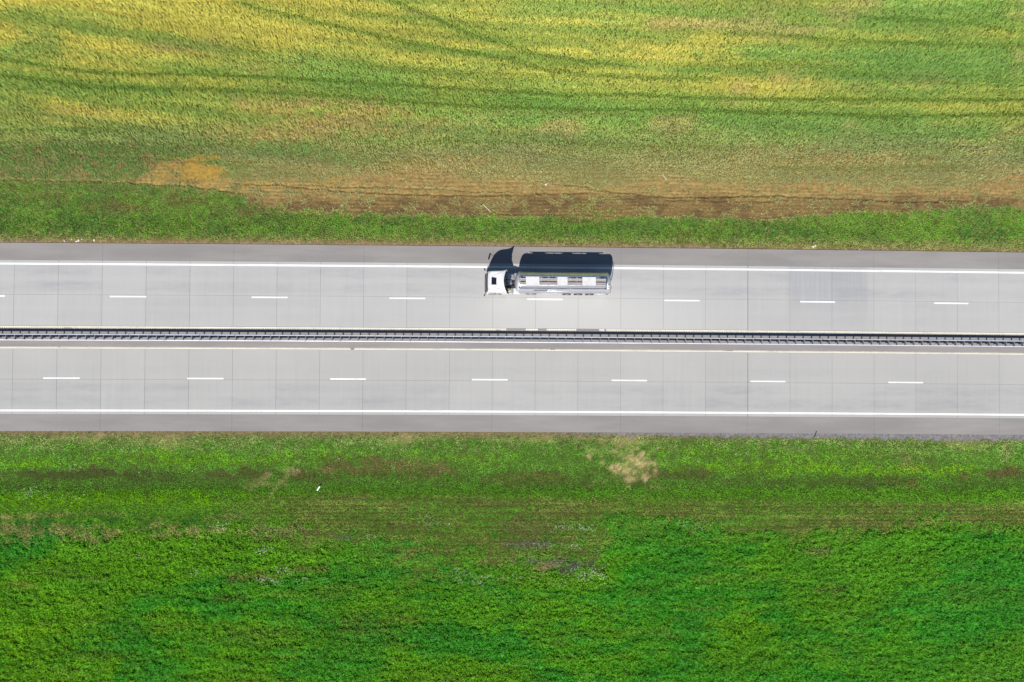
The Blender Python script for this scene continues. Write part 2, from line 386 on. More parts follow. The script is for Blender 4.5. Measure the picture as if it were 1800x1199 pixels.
    den = den * (1 - ver) + vden * ver; hgt = hgt * (1 - ver) + (.17 + .16 * (n1 - .5) - .06 * edge - .06 * rim) * ver
    sv = mixc(C(84, 88, 44) * np.ones(X.shape + (3,)), rim, C(150, 128, 98))
    soil = soil * (1 - ver[..., None]) + sv * ver[..., None]
    den = den * (1 - .92 * rut); soil = mixc(soil, rut * .3, C(90, 74, 50))  # rut soil tinted darker, adding painted shade to the cut furrows
    furrow = (1 - ver) * sst(225, 300, PY) * (1 - .8 * sst(.3, .9, mud)) * (1 - .9 * sst(420, 260, PX) * (1 - dirt))
    return dict(PX=PX, PY=PY, c=c, h=hgt, d=np.clip(den, 0, 1), soil=soil, rut=rut, dirt=dirt, ver=ver, furrow=furrow, mud=mud)

FLOWERS = [(470, 963, 17, 10, 1.), (476, 1015, 18, 7, .8), (508, 1000, 22, 9, .5), (345, 1004, 16, 7, .5), (525, 1016, 16, 6, .5), (1025, 1006, 32, 9, 1.), (1062, 1015, 18, 10, .6), (985, 1022, 12, 6, .8), (880, 1014, 50, 7, .5), (815, 1008, 26, 9, .5), (848, 1018, 10, 5, .7), (1005, 926, 34, 5, .7), (1008, 958, 7, 5, .9), (1052, 966, 8, 5, .7), (605, 992, 10, 12, .4), (60, 868, 26, 10, .35), (140, 872, 22, 6, .3), (380, 924, 24, 8, .4), (1222, 922, 22, 8, .45), (250, 974, 12, 6, .4), (345, 960, 14, 6, .4), (940, 955, 14, 4, .5), (655, 940, 14, 5, .4), (760, 916, 24, 8, .35), (132, 823, 8, 4, .4), (1320, 785, 40, 12, .15), (150, 1105, 60, 20, .14), (560, 810, 40, 14, .12)]

def south_maps(X, Y, Z):
    PX, PY = to_photo(X, Y, Z)
    n1 = fbm(X * .35, Y * .6, 51, 4); n2 = fbm(X * 1.3, Y * 1.7, 52, 3); ns = fbm(X * .05, Y * .5, 53, 4)
    nb = fbm(X * .07, Y * .13, 54, 3); ns2 = fbm(X * .16, Y * 1.1, 55, 3); nf = fbm(X * 3.0, Y * 3.4, 56, 2)
    PYw = PY + (n1 - .5) * 14
    dz = (Y_SE + cv(X)) - Y                       # distance out from the asphalt
    c = C(98, 150, 52) * np.ones(X.shape + (3,))
    c = mixc(c, sst(.45, .65, n1) * .5, C(82, 132, 44))
    c = mixc(c, sst(806, 776, PYw) * sst(.38, .6, n2) * .75, C(150, 162, 98))
    for (cx, cy, rx, ry, k) in ((60, 816, 90, 9, .7), (300, 808, 150, 11, .7), (540, 805, 80, 12, .45), (800, 805, 90, 12, .4), (1330, 824, 190, 13, .8), (1520, 828, 70, 12, .6), (1640, 828, 80, 10, .95), (1440, 800, 150, 12, .35), (1240, 795, 60, 14, .4)):
        c = mixc(c, blob(PX, PY, cx, cy, rx, ry, n2) * k, C(118, 172, 22))
    for (cx, cy, rx, ry, k, col) in ((140, 834, 190, 10, 1., (84, 76, 54)), (430, 834, 60, 11, 1., (96, 80, 58)), (550, 836, 65, 11, 1., (100, 84, 60)), (640, 822, 60, 16, 1., (116, 94, 62)), (735, 825, 55, 13, .9, (116, 96, 64)), (690, 815, 85, 14, .35, (150, 130, 92)), (960, 842, 90, 13, .9, (112, 98, 60)), (1205, 834, 70, 10, .9, (100, 88, 60)), (1440, 846, 100, 8, .8, (84, 84, 48)), (1525, 854, 34, 11, 1., (82, 74, 54)), (1576, 862, 26, 22, 1., (104, 82, 56)), (1604, 862, 13, 28, 1., (122, 88, 54)), (1575, 884, 90, 11, 1., (88, 76, 50)), (1755, 836, 60, 12, 1., (104, 88, 58)), (1590, 812, 9, 12, .5, (150, 128, 88)), (1768, 795, 10, 16, .45, (160, 150, 104)), (1610, 800, 60, 14, .25, (150, 140, 96))):
        c = mixc(c, blob(PX, PY, cx, cy, rx, ry, n2) * k, C(*col))
    ditch = sst(828, 842, PYw) * (1 - sst(858, 872, PYw))
    c = mixc(c, ditch * .45, C(84, 126, 46))
    far = sst(850, 866, PYw)
    cf = C(90, 140, 36) * np.ones(X.shape + (3,))
    cf = mixc(cf, blob(PX, PY, 190, 878, 240, 13, n2) * .85, C(104, 156, 16))
    rows = sst(380, 520, PX + (n1 - .5) * 120) * sst(868, 884, PYw - .012 * (PX - 900))
    cf = mixc(cf, rows * (.45 + .4 * sst(.4, .6, ns2)), C(126, 146, 66)); cf = mixc(cf, rows * sst(.50, .66, ns) * .40, C(132, 128, 72)); cf = mixc(cf, rows * sst(.40, .56, fbm(X * .2, Y * .8, 61, 3)) * .8, C(88, 138, 40)); cf = mixc(cf, rows * sst(.56, .66, n2) * .5, C(60, 124, 40))
    pal = sst(470, 380, PX) * sst(895, 912, PYw)
    cf = mixc(cf, pal * sst(.38, .56, ns2) * .9, C(142, 140, 84)); cf = mixc(cf, pal * sst(.50, .62, n2) * .8, C(56, 112, 38))
    lushline = np.interp(PX, *LUSH)
    soft = sst(400, 520, PX) * (1 - sst(1050, 1200, PX)); wdt = 16 + 34 * soft
    lush = np.clip((PY + (n1 - .5) * (40 + 70 * soft) + (n2 - .5) * (44 + 40 * soft) + (nf - .5) * 16 - lushline + 18 * soft + wdt) / (2 * wdt), 0, 1); lush = lush * lush * (3 - 2 * lush)
    cl = C(62, 134, 36) * np.ones(X.shape + (3,))
    cl = mixc(cl, sst(.42, .62, n1) * .40, C(60, 122, 36)); cl = mixc(cl, sst(.5, .68, n2) * .45, C(74, 142, 56))
    yg = np.zeros(X.shape)
    for (cx, cy, rx, ry, k) in ((60, 1120, 130, 70, .9), (90, 1180, 140, 50, .8), (360, 1110, 130, 40, .6), (480, 1130, 120, 40, .5), (700, 1070, 170, 30, .55), (950, 1075, 130, 30, .6), (1010, 1110, 80, 30, .55), (1050, 1160, 140, 30, .5), (1300, 1095, 110, 36, .75), (1450, 1085, 60, 20, .6), (1580, 1150, 150, 50, .55), (1680, 965, 80, 16, .45), (780, 1040, 60, 12, .5), (560, 1040, 200, 18, .35), (1350, 1150, 90, 40, .4), (1300, 1020, 90, 16, .3)):
        yg = np.maximum(yg, blob(PX, PY, cx, cy, rx, ry, n1, .8) * k)
    yg = np.maximum(yg, .7 * sst(.47, .66, nb))
    cl = mixc(cl, sst(.50, .68, fbm(X * .07, Y * .8, 66, 3)) * .40, C(86, 128, 36)); cl = mixc(cl, sst(.52, .68, fbm(X * .09, Y * .9, 67, 3)) * .35, C(58, 112, 34))
    cl = mixc(cl, yg * .85, C(104, 144, 24))
    cl = mixc(cl, sst(.60, .75, ns2) * .4, C(100, 124, 48)); cl = mixc(cl, sst(.57, .7, fbm(X * .3, Y * .5, 62, 3)) * .3, C(60, 116, 36))
    cl = mixc(cl, sst(1250, 1650, PX + (nb - .5) * 600) * .30, C(58, 126, 42))
    for (cx, cy, rx, ry, k, col) in ((430, 1010, 45, 12, .6, (112, 104, 56)), (560, 1000, 40, 5, .5, (120, 110, 64)), (400, 1050, 30, 6, .5, (88, 104, 48)), (1440, 966, 26, 10, .55, (116, 116, 70)), (1450, 1035, 30, 9, .5, (110, 124, 60)), (660, 1105, 90, 16, .35, (104, 112, 48)), (30, 1026, 26, 6, .4, (120, 108, 60)), (1240, 1020, 30, 8, .3, (110, 120, 60))):
        cl = mixc(cl, blob(PX, PY, cx, cy, rx, ry, n2) * k, C(*col))
    cf = cf * (1 - lush[..., None]) + cl * lush[..., None]
    for (cx, cy, rx, ry, k, col) in ((945, 956, 46, 6, .75, (122, 116, 110)), (940, 986, 42, 6, .75, (112, 108, 106)), (995, 992, 38, 8, .8, (98, 94, 94)), (955, 998, 26, 8, .6, (140, 124, 84)), (930, 925, 40, 16, .5, (118, 106, 74)), (612, 945, 16, 4, .6, (84, 92, 84)), (500, 932, 44, 11, .7, (132, 132, 82)), (960, 970, 60, 30, .3, (124, 126, 78))):
        cf = mixc(cf, blob(PX, PY, cx, cy, rx, ry, n2) * k, C(*col))
    c = c * (1 - far[..., None]) + cf * far[..., None]
    rim = sst(1.05, .1, dz + (n2 - .5) * 1.0)
    c = mixc(c, rim * .65, C(138, 124, 88))
    grav = sst(900, 1250, PX) * sst(.60, .25, dz + (nf - .5) * .5 + (n2 - .5) * .5 - .25 * sst(1200, 1800, PX))
    sand = np.maximum(blob(PX, PY, 1102, 826, 44, 24, n2, 1.3) * (.35 + .65 * sst(.40, .54, fbm(X * 2.6, Y * 2.6, 64, 4))), .95 * blob(PX, PY, 1120, 800, 40, 34, n2, 1.1) * sst(.46, .56, n2))
    sand = np.maximum(sand, blob(PX, PY, 1090, 776, 45, 7, n2) * .5)
    for (cx, cy, rx, ry, k) in ((150, 772, 30, 5, .8), (280, 776, 40, 7, .6), (690, 772, 50, 5, .7), (950, 772, 60, 4, .6), (30, 773, 30, 4, .6), (1700, 778, 40, 5, .5), (474, 838, 7, 6, .8), (455, 850, 12, 4, .5), (510, 826, 8, 5, .7), (492, 850, 16, 4, .45)):
        sand = np.maximum(sand, blob(PX, PY, cx, cy, rx, ry, n2, 1.6) * k * .55)
    for pts in ([(438, 860), (476, 833)], [(472, 874), (512, 829)]):
        dl, ins = along(PX, PY + (n2 - .5) * 8, pts); sand = np.maximum(sand, sst(9, 2, dl) * sst(pts[0][0] - 3, pts[0][0] + 3, PX) * (1 - sst(pts[1][0] - 3, pts[1][0] + 3, PX)) * .30)
    c = mixc(c, sand * .6, C(182, 160, 106))
    den = np.ones(X.shape) - .55 * rim - .98 * grav - .66 * sst(.35, .7, sand) - .0 * rows - .25 * (1 - far) * sst(.6, .72, n2)
    rowline = rows * (1 - lush)
    h = .14 + .12 * (n1 - .5) - .05 * rim
    h = h * (1 - far) + far * (.20 * (1 - lush) + lush * (.28 + .10 * (1 - soft) + .16 * (n1 - .5)))
    h = h * (1 - .10 * rowline) * (1 - .35 * yg * lush)
    soil = C(72, 94, 40) * np.ones(X.shape + (3,)); soil = mixc(soil, sst(770, 800, PY) * .3, C(66, 72, 36))
    soil = mixc(soil, rowline * .7, C(88, 80, 48)); soil = mixc(soil, lush * .8, C(36, 58, 24)); soil = mixc(soil, rim * .8, C(140, 122, 92))
    soil = mixc(soil, sand * .9, C(176, 158, 116)); soil = mixc(soil, sst(.58, .72, nf) * .3 * (1 - sand), C(60, 52, 34)); soil = mixc(soil, grav, C(132, 130, 132))
    soil = mixc(soil, grav * sst(.45, .7, nf) * .25, C(158, 154, 152))
    fl = np.zeros(X.shape)
    for (cx, cy, rx, ry, k) in FLOWERS: fl = np.maximum(fl, blob(PX, PY, cx, cy, rx, ry, n2, .9) * k)
    return dict(PX=PX, PY=PY, c=c, h=h, d=np.clip(den, 0, 1), soil=soil, rowline=rowline, lush=lush, far=far, fl=fl, sand=sand, grav=grav, yg=yg)

# ------------------------------------------------------------------ ground sheet to the horizon
def axis(lo, hi, st, far, fine=()):
    a = list(np.arange(lo, hi + 1e-6, st))
    for f0, f1, fs in fine:
        a = [v for v in a if v < f0 - 1e-6 or v > f1 + 1e-6] + list(np.arange(f0, f1 + 1e-6, fs))
    a = sorted(a); up = []; d = st; v = a[-1]
    while v < far: d *= 1.6; v += d; up.append(v)
    dn = []; d = st; v = a[0]
    while v > -far: d *= 1.6; v -= d; dn.append(v)
    return np.array(sorted(dn) + a + up)
gx = axis(-76, 80, .26, 3200); gy = axis(-46, 50, .26, 3200, fine=((14.0, 22.6, .085),))
GX, GY = np.meshgrid(gx, gy, indexing='xy')
GZ = ground_z(np.clip(GX, -120, 120), np.clip(GY, -70, 70))
nm = north_maps(GX, GY, GZ); sm_ = south_maps(GX, GY, GZ)
isn = (GY > 0)
gcol = np.where(isn[..., None], nm['soil'], sm_['soil'])
fcx = (np.abs(GX) > 95) | (GY > 56) | (GY < -52)
faren = np.where(isn[..., None], C(120, 140, 62), C(60, 120, 36))
gcol = np.where(fcx[..., None], faren, gcol)
jag = fbm(GX * .5, GY * 6., 71, 2)
fur = np.sin(2 * math.pi * (GY - cv(GX)) / .42 + 2.2 * fbm(GX * .10, GY * .3, 72, 2) * 6.28)
GZ = GZ + np.where(isn, -.14 * nm['rut'] + nm['furrow'] * (.022 * fur * sst(.35, .65, fbm(GX * .08, GY * .9, 75, 3)) + .07 * (jag - .5) + .10 * (fbm(GX * 1.8, GY * 2.4, 73, 4) - .5)) - .03 * nm['mud'], 0)
GZ = GZ + np.where(~isn, sm_['rowline'] * .02 * np.sin(2 * math.pi * GY / .8) + .05 * (fbm(GX * 1.6, GY * 2.0, 74, 2) - .5) * (1 - sm_['grav']), 0) * (np.abs(road_d(GX, GY)) > 9.6)
nx, ny = len(gx), len(gy)
def grid_mesh(name, X, Y, Z, col, m):
    ny, nx = X.shape
    V = np.stack([X, Y, Z], -1).reshape(-1, 3).astype(np.float32)
    i = np.arange(ny - 1)[:, None] * nx + np.arange(nx - 1)[None, :]
    F = np.stack([i, i + 1, i + nx + 1, i + nx], -1).reshape(-1).astype(np.int32); nf = len(F) // 4
    me = bpy.data.meshes.new(name); me.vertices.add(len(V)); me.vertices.foreach_set('co', V.ravel())
    me.loops.add(len(F)); me.loops.foreach_set('vertex_index', F); me.polygons.add(nf)
    me.polygons.foreach_set('loop_start', np.arange(nf, dtype=np.int32) * 4)
    me.polygons.foreach_set('use_smooth', np.ones(nf, bool)); me.update(calc_edges=True)
    at = me.attributes.new('col', 'FLOAT_COLOR', 'POINT')
    at.data.foreach_set('color', np.concatenate([np.clip(col, 0, 1).reshape(-1, 3), np.ones((len(V), 1))], 1).astype(np.float32).ravel())
    me.materials.append(m)
    return link(bpy.data.objects.new(name, me))
MS = vcol_mat('soil'); N_ = MS.node_tree
nz = N_.nodes.new('ShaderNodeTexNoise'); nz.inputs['Scale'].default_value = 3.6; nz.inputs['Detail'].default_value = 5
ge = N_.nodes.new('ShaderNodeNewGeometry'); N_.links.new(ge.outputs['Position'], nz.inputs['Vector'])
hs = N_.nodes.new('ShaderNodeMix'); hs.data_type = 'RGBA'; hs.blend_type = 'MULTIPLY'; hs.inputs[0].default_value = .8
rp = N_.nodes.new('ShaderNodeMapRange'); rp.inputs[1].default_value = .3; rp.inputs[2].default_value = .7; rp.inputs[3].default_value = .58; rp.inputs[4].default_value = 1.34
N_.links.new(nz.outputs['Fac'], rp.inputs[0])
at_ = [n for n in N_.nodes if n.type == 'ATTRIBUTE'][0]; df = [n for n in N_.nodes if n.type == 'BSDF_DIFFUSE'][0]
N_.links.new(at_.outputs[0], hs.inputs[6]); N_.links.new(rp.outputs[0], hs.inputs[7]); N_.links.new(hs.outputs[2], df.inputs[0])
KS = 0.70
ground = grid_mesh('ground', GX, GY, GZ, gcol * KS, MS); tag(ground, kind='structure')

# ------------------------------------------------------------------ the motorway
X0, PITCH = -55.524, 5.0
K0, K1 = -4, 28                               # slabs from x = -75.5 to 84.5
def placed(o, x, y): o.location = (x, cv(x) + y, 0); o.rotation_euler = (0, 0, math.atan(-2 * CURV * x)); return o
def strip_mesh(xa, xb, ya, yb, z, step=2.5):   # sheet that follows the bend
    n = max(1, int(round((xb - xa) / step))); xs = np.linspace(xa, xb, n + 1)
    V = []; F = []
    for x in xs: V += [(x, ya + cv(x), z), (x, yb + cv(x), z)]
    for i in range(n): F.append((2 * i, 2 * i + 2, 2 * i + 3, 2 * i + 1))
    return V, F
def slab_me(name, L, Wd, z0, z1, m, b=.006): return MB().box(-L / 2, L / 2, -Wd / 2, Wd / 2, z0, z1, b).mesh(name, m)
def carriageway(y0, ym, y1, mc, edge_y, dash_y, dashes, label):
    xa, xb = X0 + K0 * PITCH, X0 + K1 * PITCH
    V, F = strip_mesh(xa, xb, y0 - .02, y1 + .02, -.028)
    par = from_np('carriageway', V, F, MT['joint']); tag(par, label, kind='structure')
    for lo, hi in ((y0, ym), (ym, y1)):
        me = slab_me('concrete_slab', PITCH - .016, hi - lo - .014, -.22, 0, mc)
        for k in range(K0, K1):
            x = X0 + (k + .5) * PITCH
            o = link(bpy.data.objects.new('concrete_slab', me), par); placed(o, x, (lo + hi) / 2)
            o.scale[0] = 1 - (.004 if k in (16, 17) else 0) - .0010 * random.random(); o.location.x += {16: -.010, 17: .010}.get(k, 0)
            o.location.z = random.uniform(-.002, .002)
    V, F = strip_mesh(xa, xb, edge_y - .11, edge_y + .11, .0055); from_np('edge_line', V, F, MT['white'], par)
    me = bpy.data.meshes.new('lane_dash'); me.from_pydata([(-2.07, -.085, .0055), (2.07, -.085, .0055), (2.07, .085, .0055), (-2.07, .085, .0055)], [], [(0, 1, 2, 3)]); me.materials.append(MT['white'])
    for x in dashes: placed(link(bpy.data.objects.new('lane_dash', me), par), x, dash_y)
    return par
cn = carriageway(2.735, 6.337, 10.303, MT['concrete_n'], 9.876, 6.147, [-74.6, -58.6, -42.57, -26.36, -10.46, 5.58, 21.69, 37.75, 53.74, 69.8], 'concrete lanes carrying the tanker')
cs = carriageway(-7.408, -3.406, 0.131, MT['concrete_s'], -6.975, -3.271, [-66.35, -49.98, -33.61, -17.22, -.81, 15.49, 31.86, 48.25, 64.6], 'empty concrete lanes')
def shoulder(name, ya, yb, m, label):
    xa, xb = X0 + K0 * PITCH, X0 + K1 * PITCH
    V, F = strip_mesh(xa, xb, ya, yb, -.04); par = from_np(name, V, F, MT['joint']); tag(par, label, kind='structure')
    me = slab_me('asphalt_panel', 3 * PITCH - .012, yb - ya - .012, -.2, -.010, m, .004)
    for k in range(K0, K1 - 1, 3):
        kk = k + 1
        o = link(bpy.data.objects.new('asphalt_panel', me), par); placed(o, X0 + (kk + 1.5 - 1) * PITCH - 0 * PITCH, (ya + yb) / 2)
    return par
shoulder('hard_shoulder', 10.303, Y_NE, MT['asphalt'], 'grey asphalt shoulder beside the tanker')
shoulder('hard_shoulder', Y_SE, -7.408, MT['asphalt'], 'grey asphalt shoulder beside the green meadow')
med = shoulder('median_strip', 0.131, 2.735, MT['asphalt_m'], 'asphalt strip under the crash barrier')
for x in (X0 + (K1 + 0) * PITCH,):
    pass
# profiled cream lines either side of the barrier
def comb_line(y_solid0, y_solid1, tooth, gaps, holes, name_parent):
    V = []; F = []; p = .205; x = -76.
    while x < 82:
        ing = any(a < x < b for a, b in gaps)
        if not ing:
            c0 = cv(x); tl = tooth * (.75 + .35 * random.random()) * (0 if (any(a < x < b for a, b in holes)) else 1)
            n = len(V); V += [(x, y_solid0 + c0, .004), (x + p, y_solid0 + c0, .004), (x + p, y_solid1 + c0, .004), (x, y_solid1 + c0, .004)]; F.append((n, n + 1, n + 2, n + 3))
            if tl:
                yt = (y_solid1 if tooth > 0 else y_solid0); e = .0
                n = len(V); V += [(x + .05, yt + c0 + e, .004), (x + .155, yt + c0 + e, .004), (x + .145, yt + tl + c0, .004), (x + .06, yt + tl + c0, .004)]
                F.append((n, n + 1, n + 2, n + 3) if tooth > 0 else (n + 3, n + 2, n + 1, n))
        x += p
    return from_np('profiled_line', V, F, MT['cream'], name_parent)
comb_line(2.575, 2.705, -.12, [(to_world(888, 579)[0], to_world(923, 579)[0]), (to_world(943.5, 579)[0], to_world(959.5, 579)[0]), (to_world(1012.5, 579)[0], to_world(1053, 579)[0]), (to_world(1062, 579)[0], to_world(1064, 579)[0])],
          [(to_world(870, 579)[0], to_world(878, 579)[0]), (to_world(112, 579)[0], to_world(124, 579)[0])], med)
comb_line(.135, .245, .13, [(to_world(613.5, 615)[0], to_world(620.5, 615)[0])], [(to_world(1276, 618)[0], to_world(1286, 618)[0]), (to_world(966, 618)[0], to_world(975, 618)[0]), (to_world(102, 613)[0], to_world(105, 613)[0])], med)
# the road goes on beyond the frame
for sgn, xa, xb in ((-1, -420., X0 + K0 * PITCH - .01), (1, X0 + K1 * PITCH + .01, 420.)):
    par = empty('road_continuation'); tag(par, 'road running on past the picture', kind='structure')
    for nme, a, b, m, z in (('concrete_surface', 2.735, 10.303, MT['concrete_n'], 0), ('concrete_surface', -7.408, .131, MT['concrete_s'], 0), ('asphalt_surface', 10.303, Y_NE, MT['asphalt'], -.01), ('asphalt_surface', Y_SE, -7.408, MT['asphalt'], -.01), ('asphalt_surface', .131, 2.735, MT['asphalt_m'], -.01), ('edge_line', 9.746, 10.006, MT['white'], .005), ('edge_line', -7.105, -6.845, MT['white'], .005)):
        V, F = strip_mesh(xa, xb, a, b, z, 10); from_np(nme, V, F, m, par)

# ------------------------------------------------------------------ crash barrier
steel = mat('galvanised_steel', (.62, .65, .70), .5, .3); Nn = NT(steel)
Nn.l(Nn.mix(Nn.ramp(Nn.noise(1.0, Nn.mapped((.6, 9, 9)), 4), .3, .7), (.42, .45, .50), (.58, .61, .66)), Nn.b.inputs['Base Color'])
steel_d = mat('shaded_steel', (.20, .215, .25), .6, .4)  # darker steel: shade on posts and spacers is put into the colour
barrier = empty('crash_barrier', (0, 1.435, 0))
tag(barrier, 'long double sided steel crash barrier on the median between both carriageways', 'crash barrier')
def wbeam(sgn):
    prof = [(.000, .735), (.030, .728), (.075, .690), (.085, .655), (.070, .625), (.012, .600), (.006, .575), (.012, .550), (.070, .525), (.085, .495), (.075, .460), (.030, .425), (.000, .418)]
    ring = [(sgn * d, z) for d, z in prof] + [(sgn * (d - .006), z) for d, z in prof[::-1]]
    mb = MB(); mb.loft([[(-2.06, y, z) for y, z in ring], [(2.06, y, z) for y, z in ring]], cap=True, sm=False)
    if sgn > 0: mb.box(-2.06, 2.06, -.05, .05, .737, .742)   # folded top lip
    return mb.mesh('rail_beam', steel)
bN, bS = wbeam(1), wbeam(-1)
pm = MB().box(-.05, .05, -.060, .060, -.45, .70).mesh('post', steel_d)
pm.update()
spm = MB().box(-.035, .035, -.262, -.066, .44, .715).box(-.035, .035, .066, .262, .44, .715).mesh('spacer', steel_d)
for i in range(-19, 20):
    x = 4.0 * i
    for me, dy in ((bN, .30), (bS, -.30)):
        o = link(bpy.data.objects.new('rail_beam', me), barrier); o.location = (x, cv(x) + dy, 0); o.rotation_euler = (0, 0, math.atan(-2 * CURV * x))
for i in range(-76, 77):
    x = i * .9975 - .02
    o = link(bpy.data.objects.new('post', pm), barrier); o.location = (x, cv(x) - .03, 0)
    q = link(bpy.data.objects.new('spacer', spm), o)

# ------------------------------------------------------------------ tanker lorry
TX, TY = -1.45, 7.87
truck = empty('tanker_truck', (TX, TY + cv(5), 0)); tag(truck, 'white cab lorry pulling a polished steel tank trailer along the outer lane', 'truck')
white = mat('white_paint', (.80, .80, .82), .28, 0, .5); NW = NT(white)
NW.l(NW.mix(NW.math('MULTIPLY', NW.ramp(NW.noise(2.2, None, 4), .45, .75), .35), (.64, .64, .66), (.56, .56, .57)), NW.b.inputs['Base Color'])
glass = mat('dark_glass', (.012, .016, .024), .10, 0, 0, .10)
black = mat('black_plastic', (.02, .02, .024), .55)
rubber = mat('rubber', (.025, .025, .027), .85)
chassis_m = mat('chassis_steel', (.05, .05, .055), .6, .2)
alu = mat('aluminium', (.50, .51, .53), .42, .8)
rimm = mat('wheel_rim', (.55, .56, .58), .4, .7)
inox = mat('polished_stainless', (.76, .77, .80), .17, 1.0); NI = NT(inox)
NI.l(NI.ramp(NI.noise(1.0, NI.mapped((.5, 3, 3)), 4), .3, .7, .24, .38), NI.b.inputs['Roughness'])
NI.l(NI.mix(NI.ramp(NI.noise(1.5, None, 4), .35, .7), (.56, .56, .60), (.46, .46, .49)), NI.b.inputs['Base Color'])
brushed_light = mat('matte_flank_skin', (.31, .30, .325), .6, .25); inox_b = mat('brushed_stainless', (.70, .71, .75), .42, .9)
coverw = mat('white_cover', (.76, .76, .76), .5); NC = NT(coverw)
NC.l(NC.mix(NC.ramp(NC.noise(3, None, 4), .4, .75), (.56, .56, .57), (.47, .47, .47)), NC.b.inputs['Base Color'])
head_m = mat('satin_head', (.52, .52, .56), .5, .45); tray_m = mat('grey_tray', (.25, .255, .28), .65, 0); slat_m = mat('dusty_grating', (.27, .235, .21), .8); NS = NT(slat_m)
NS.l(NS.mix(NS.ramp(NS.noise(1.0, NS.mapped((1.2, 14, 1)), 4), .3, .7), (.22, .195, .18), (.34, .31, .28)), NS.b.inputs['Base Color'])
slat_g = mat('worn_grey_grating', (.36, .34, .35), .7)
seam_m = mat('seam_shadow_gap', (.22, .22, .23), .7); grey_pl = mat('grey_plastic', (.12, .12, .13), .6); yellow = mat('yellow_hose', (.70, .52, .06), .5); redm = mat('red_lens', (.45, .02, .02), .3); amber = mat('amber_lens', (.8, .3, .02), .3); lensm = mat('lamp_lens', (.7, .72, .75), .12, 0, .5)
blackl = mat('black_lettering', (.03, .03, .035), .5); whitel = mat('white_lettering', (.85, .85, .85), .4)

CT = [(0, 1.40), (.05, 1.52), (.12, 1.98), (.22, 2.42), (.32, 2.70), (.45, 2.92), (.65, 3.14), (.95, 3.36), (1.3, 3.45), (1.7, 3.50), (2.0, 3.57), (2.25, 3.68), (2.5, 3.84)]
CW = [(0, 1.08), (.05, 1.14), (.12, 1.165), (.32, 1.185), (.6, 1.195), (1.5, 1.20), (2.0, 1.215), (2.3, 1.255), (2.5, 1.305)]
ctop = lambda x: float(np.interp(x, *zip(*CT))); cwid = lambda x: float(np.interp(x, *zip(*CW)))
def cshift(x, y):
    w = cwid(x); u = min(1, abs(y) / w)
    return x + .14 * u ** 3 * (1 - float(sst(0, .9, x))) - .34 * (1 - u * u) * float(sst(1.5, 2.5, x))
def cab_ring(x, zb=.95):
    w, zt = cwid(x), ctop(x); r = min(.20, (zt - zb) * .3); P = []
    ys = [-w, -w, -w]; zs = [zb, zb + (zt - zb) * .4, zt - r]
    for k in range(1, 6): a = math.pi / 2 * k / 6; ys.append(-w + r - r * math.cos(a)); zs.append(zt - r + r * math.sin(a))
    for t in np.linspace(-1, 1, 13): ys.append(t * (w - r)); zs.append(zt + .045 * (1 - t * t) * float(sst(.2, .9, x)))
    for k in range(5, 0, -1): a = math.pi / 2 * k / 6; ys.append(w - r + r * math.cos(a)); zs.append(zt - r + r * math.sin(a))
    ys += [w, w, w]; zs += [zt - r, zb + (zt - zb) * .4, zb]
    return [(cshift(x, y), y, z) for y, z in zip(ys, zs)]
xs = [0, .05, .12, .22, .32, .45, .65, .95, 1.3, 1.7, 2.0, 2.25, 2.5]
cab = MB().loft([cab_ring(x) for x in xs], cap=False); r0 = cab_ring(0); n0 = len(r0)
cab.add(r0 + [(0, 0, 1.2)], [((k + 1) % n0, k, n0) for k in range(n0)])
cab_o = cab.build('cab', white, truck)
# cab back wall, set in under the roof fairing
MB().box(2.02, 2.10, -1.17, 1.17, .95, 3.40, .02).build('cab_back_wall', mat('cab_back', (.06, .065, .08), .6), truck)
MB().box(.06, 2.3, -1.16, 1.16, .80, .94, .02).build('cab_floor', chassis_m, truck)
def cab_patch(x0, x1, y0, y1, nx, ny, off=.010):   # a skin lying on the cab's top and front surface
    V = []; F = []
    for i in range(nx + 1):
        for j in range(ny + 1):
            x = x0 + (x1 - x0) * i / nx; y = (y0 + (y1 - y0) * j / ny) * cwid(x)
            r = .20; w = cwid(x); yy = abs(y); z = ctop(x)
            if yy > w - r: z = z - r + math.sqrt(max(0, r * r - (yy - w + r) ** 2))
            sl = (ctop(x + .02) - ctop(x - .02)) / .04; L = math.hypot(1, sl)
            V.append((cshift(x, y) - off * sl / L, y, z + off / L))
    for i in range(nx):
        for j in range(ny): a = i * (ny + 1) + j; F.append((a, a + ny + 1, a + ny + 2, a + 1))
    return V, F
ws = MB(); ws.add(*cab_patch(.006, .31, -.94, .94, 12, 16), True); ws.build('windscreen', glass, truck)
vis = MB(); vis.add(*cab_patch(.315, .375, -.80, .80, 2, 12, .03), True); vis.build('sun_visor', black, truck)
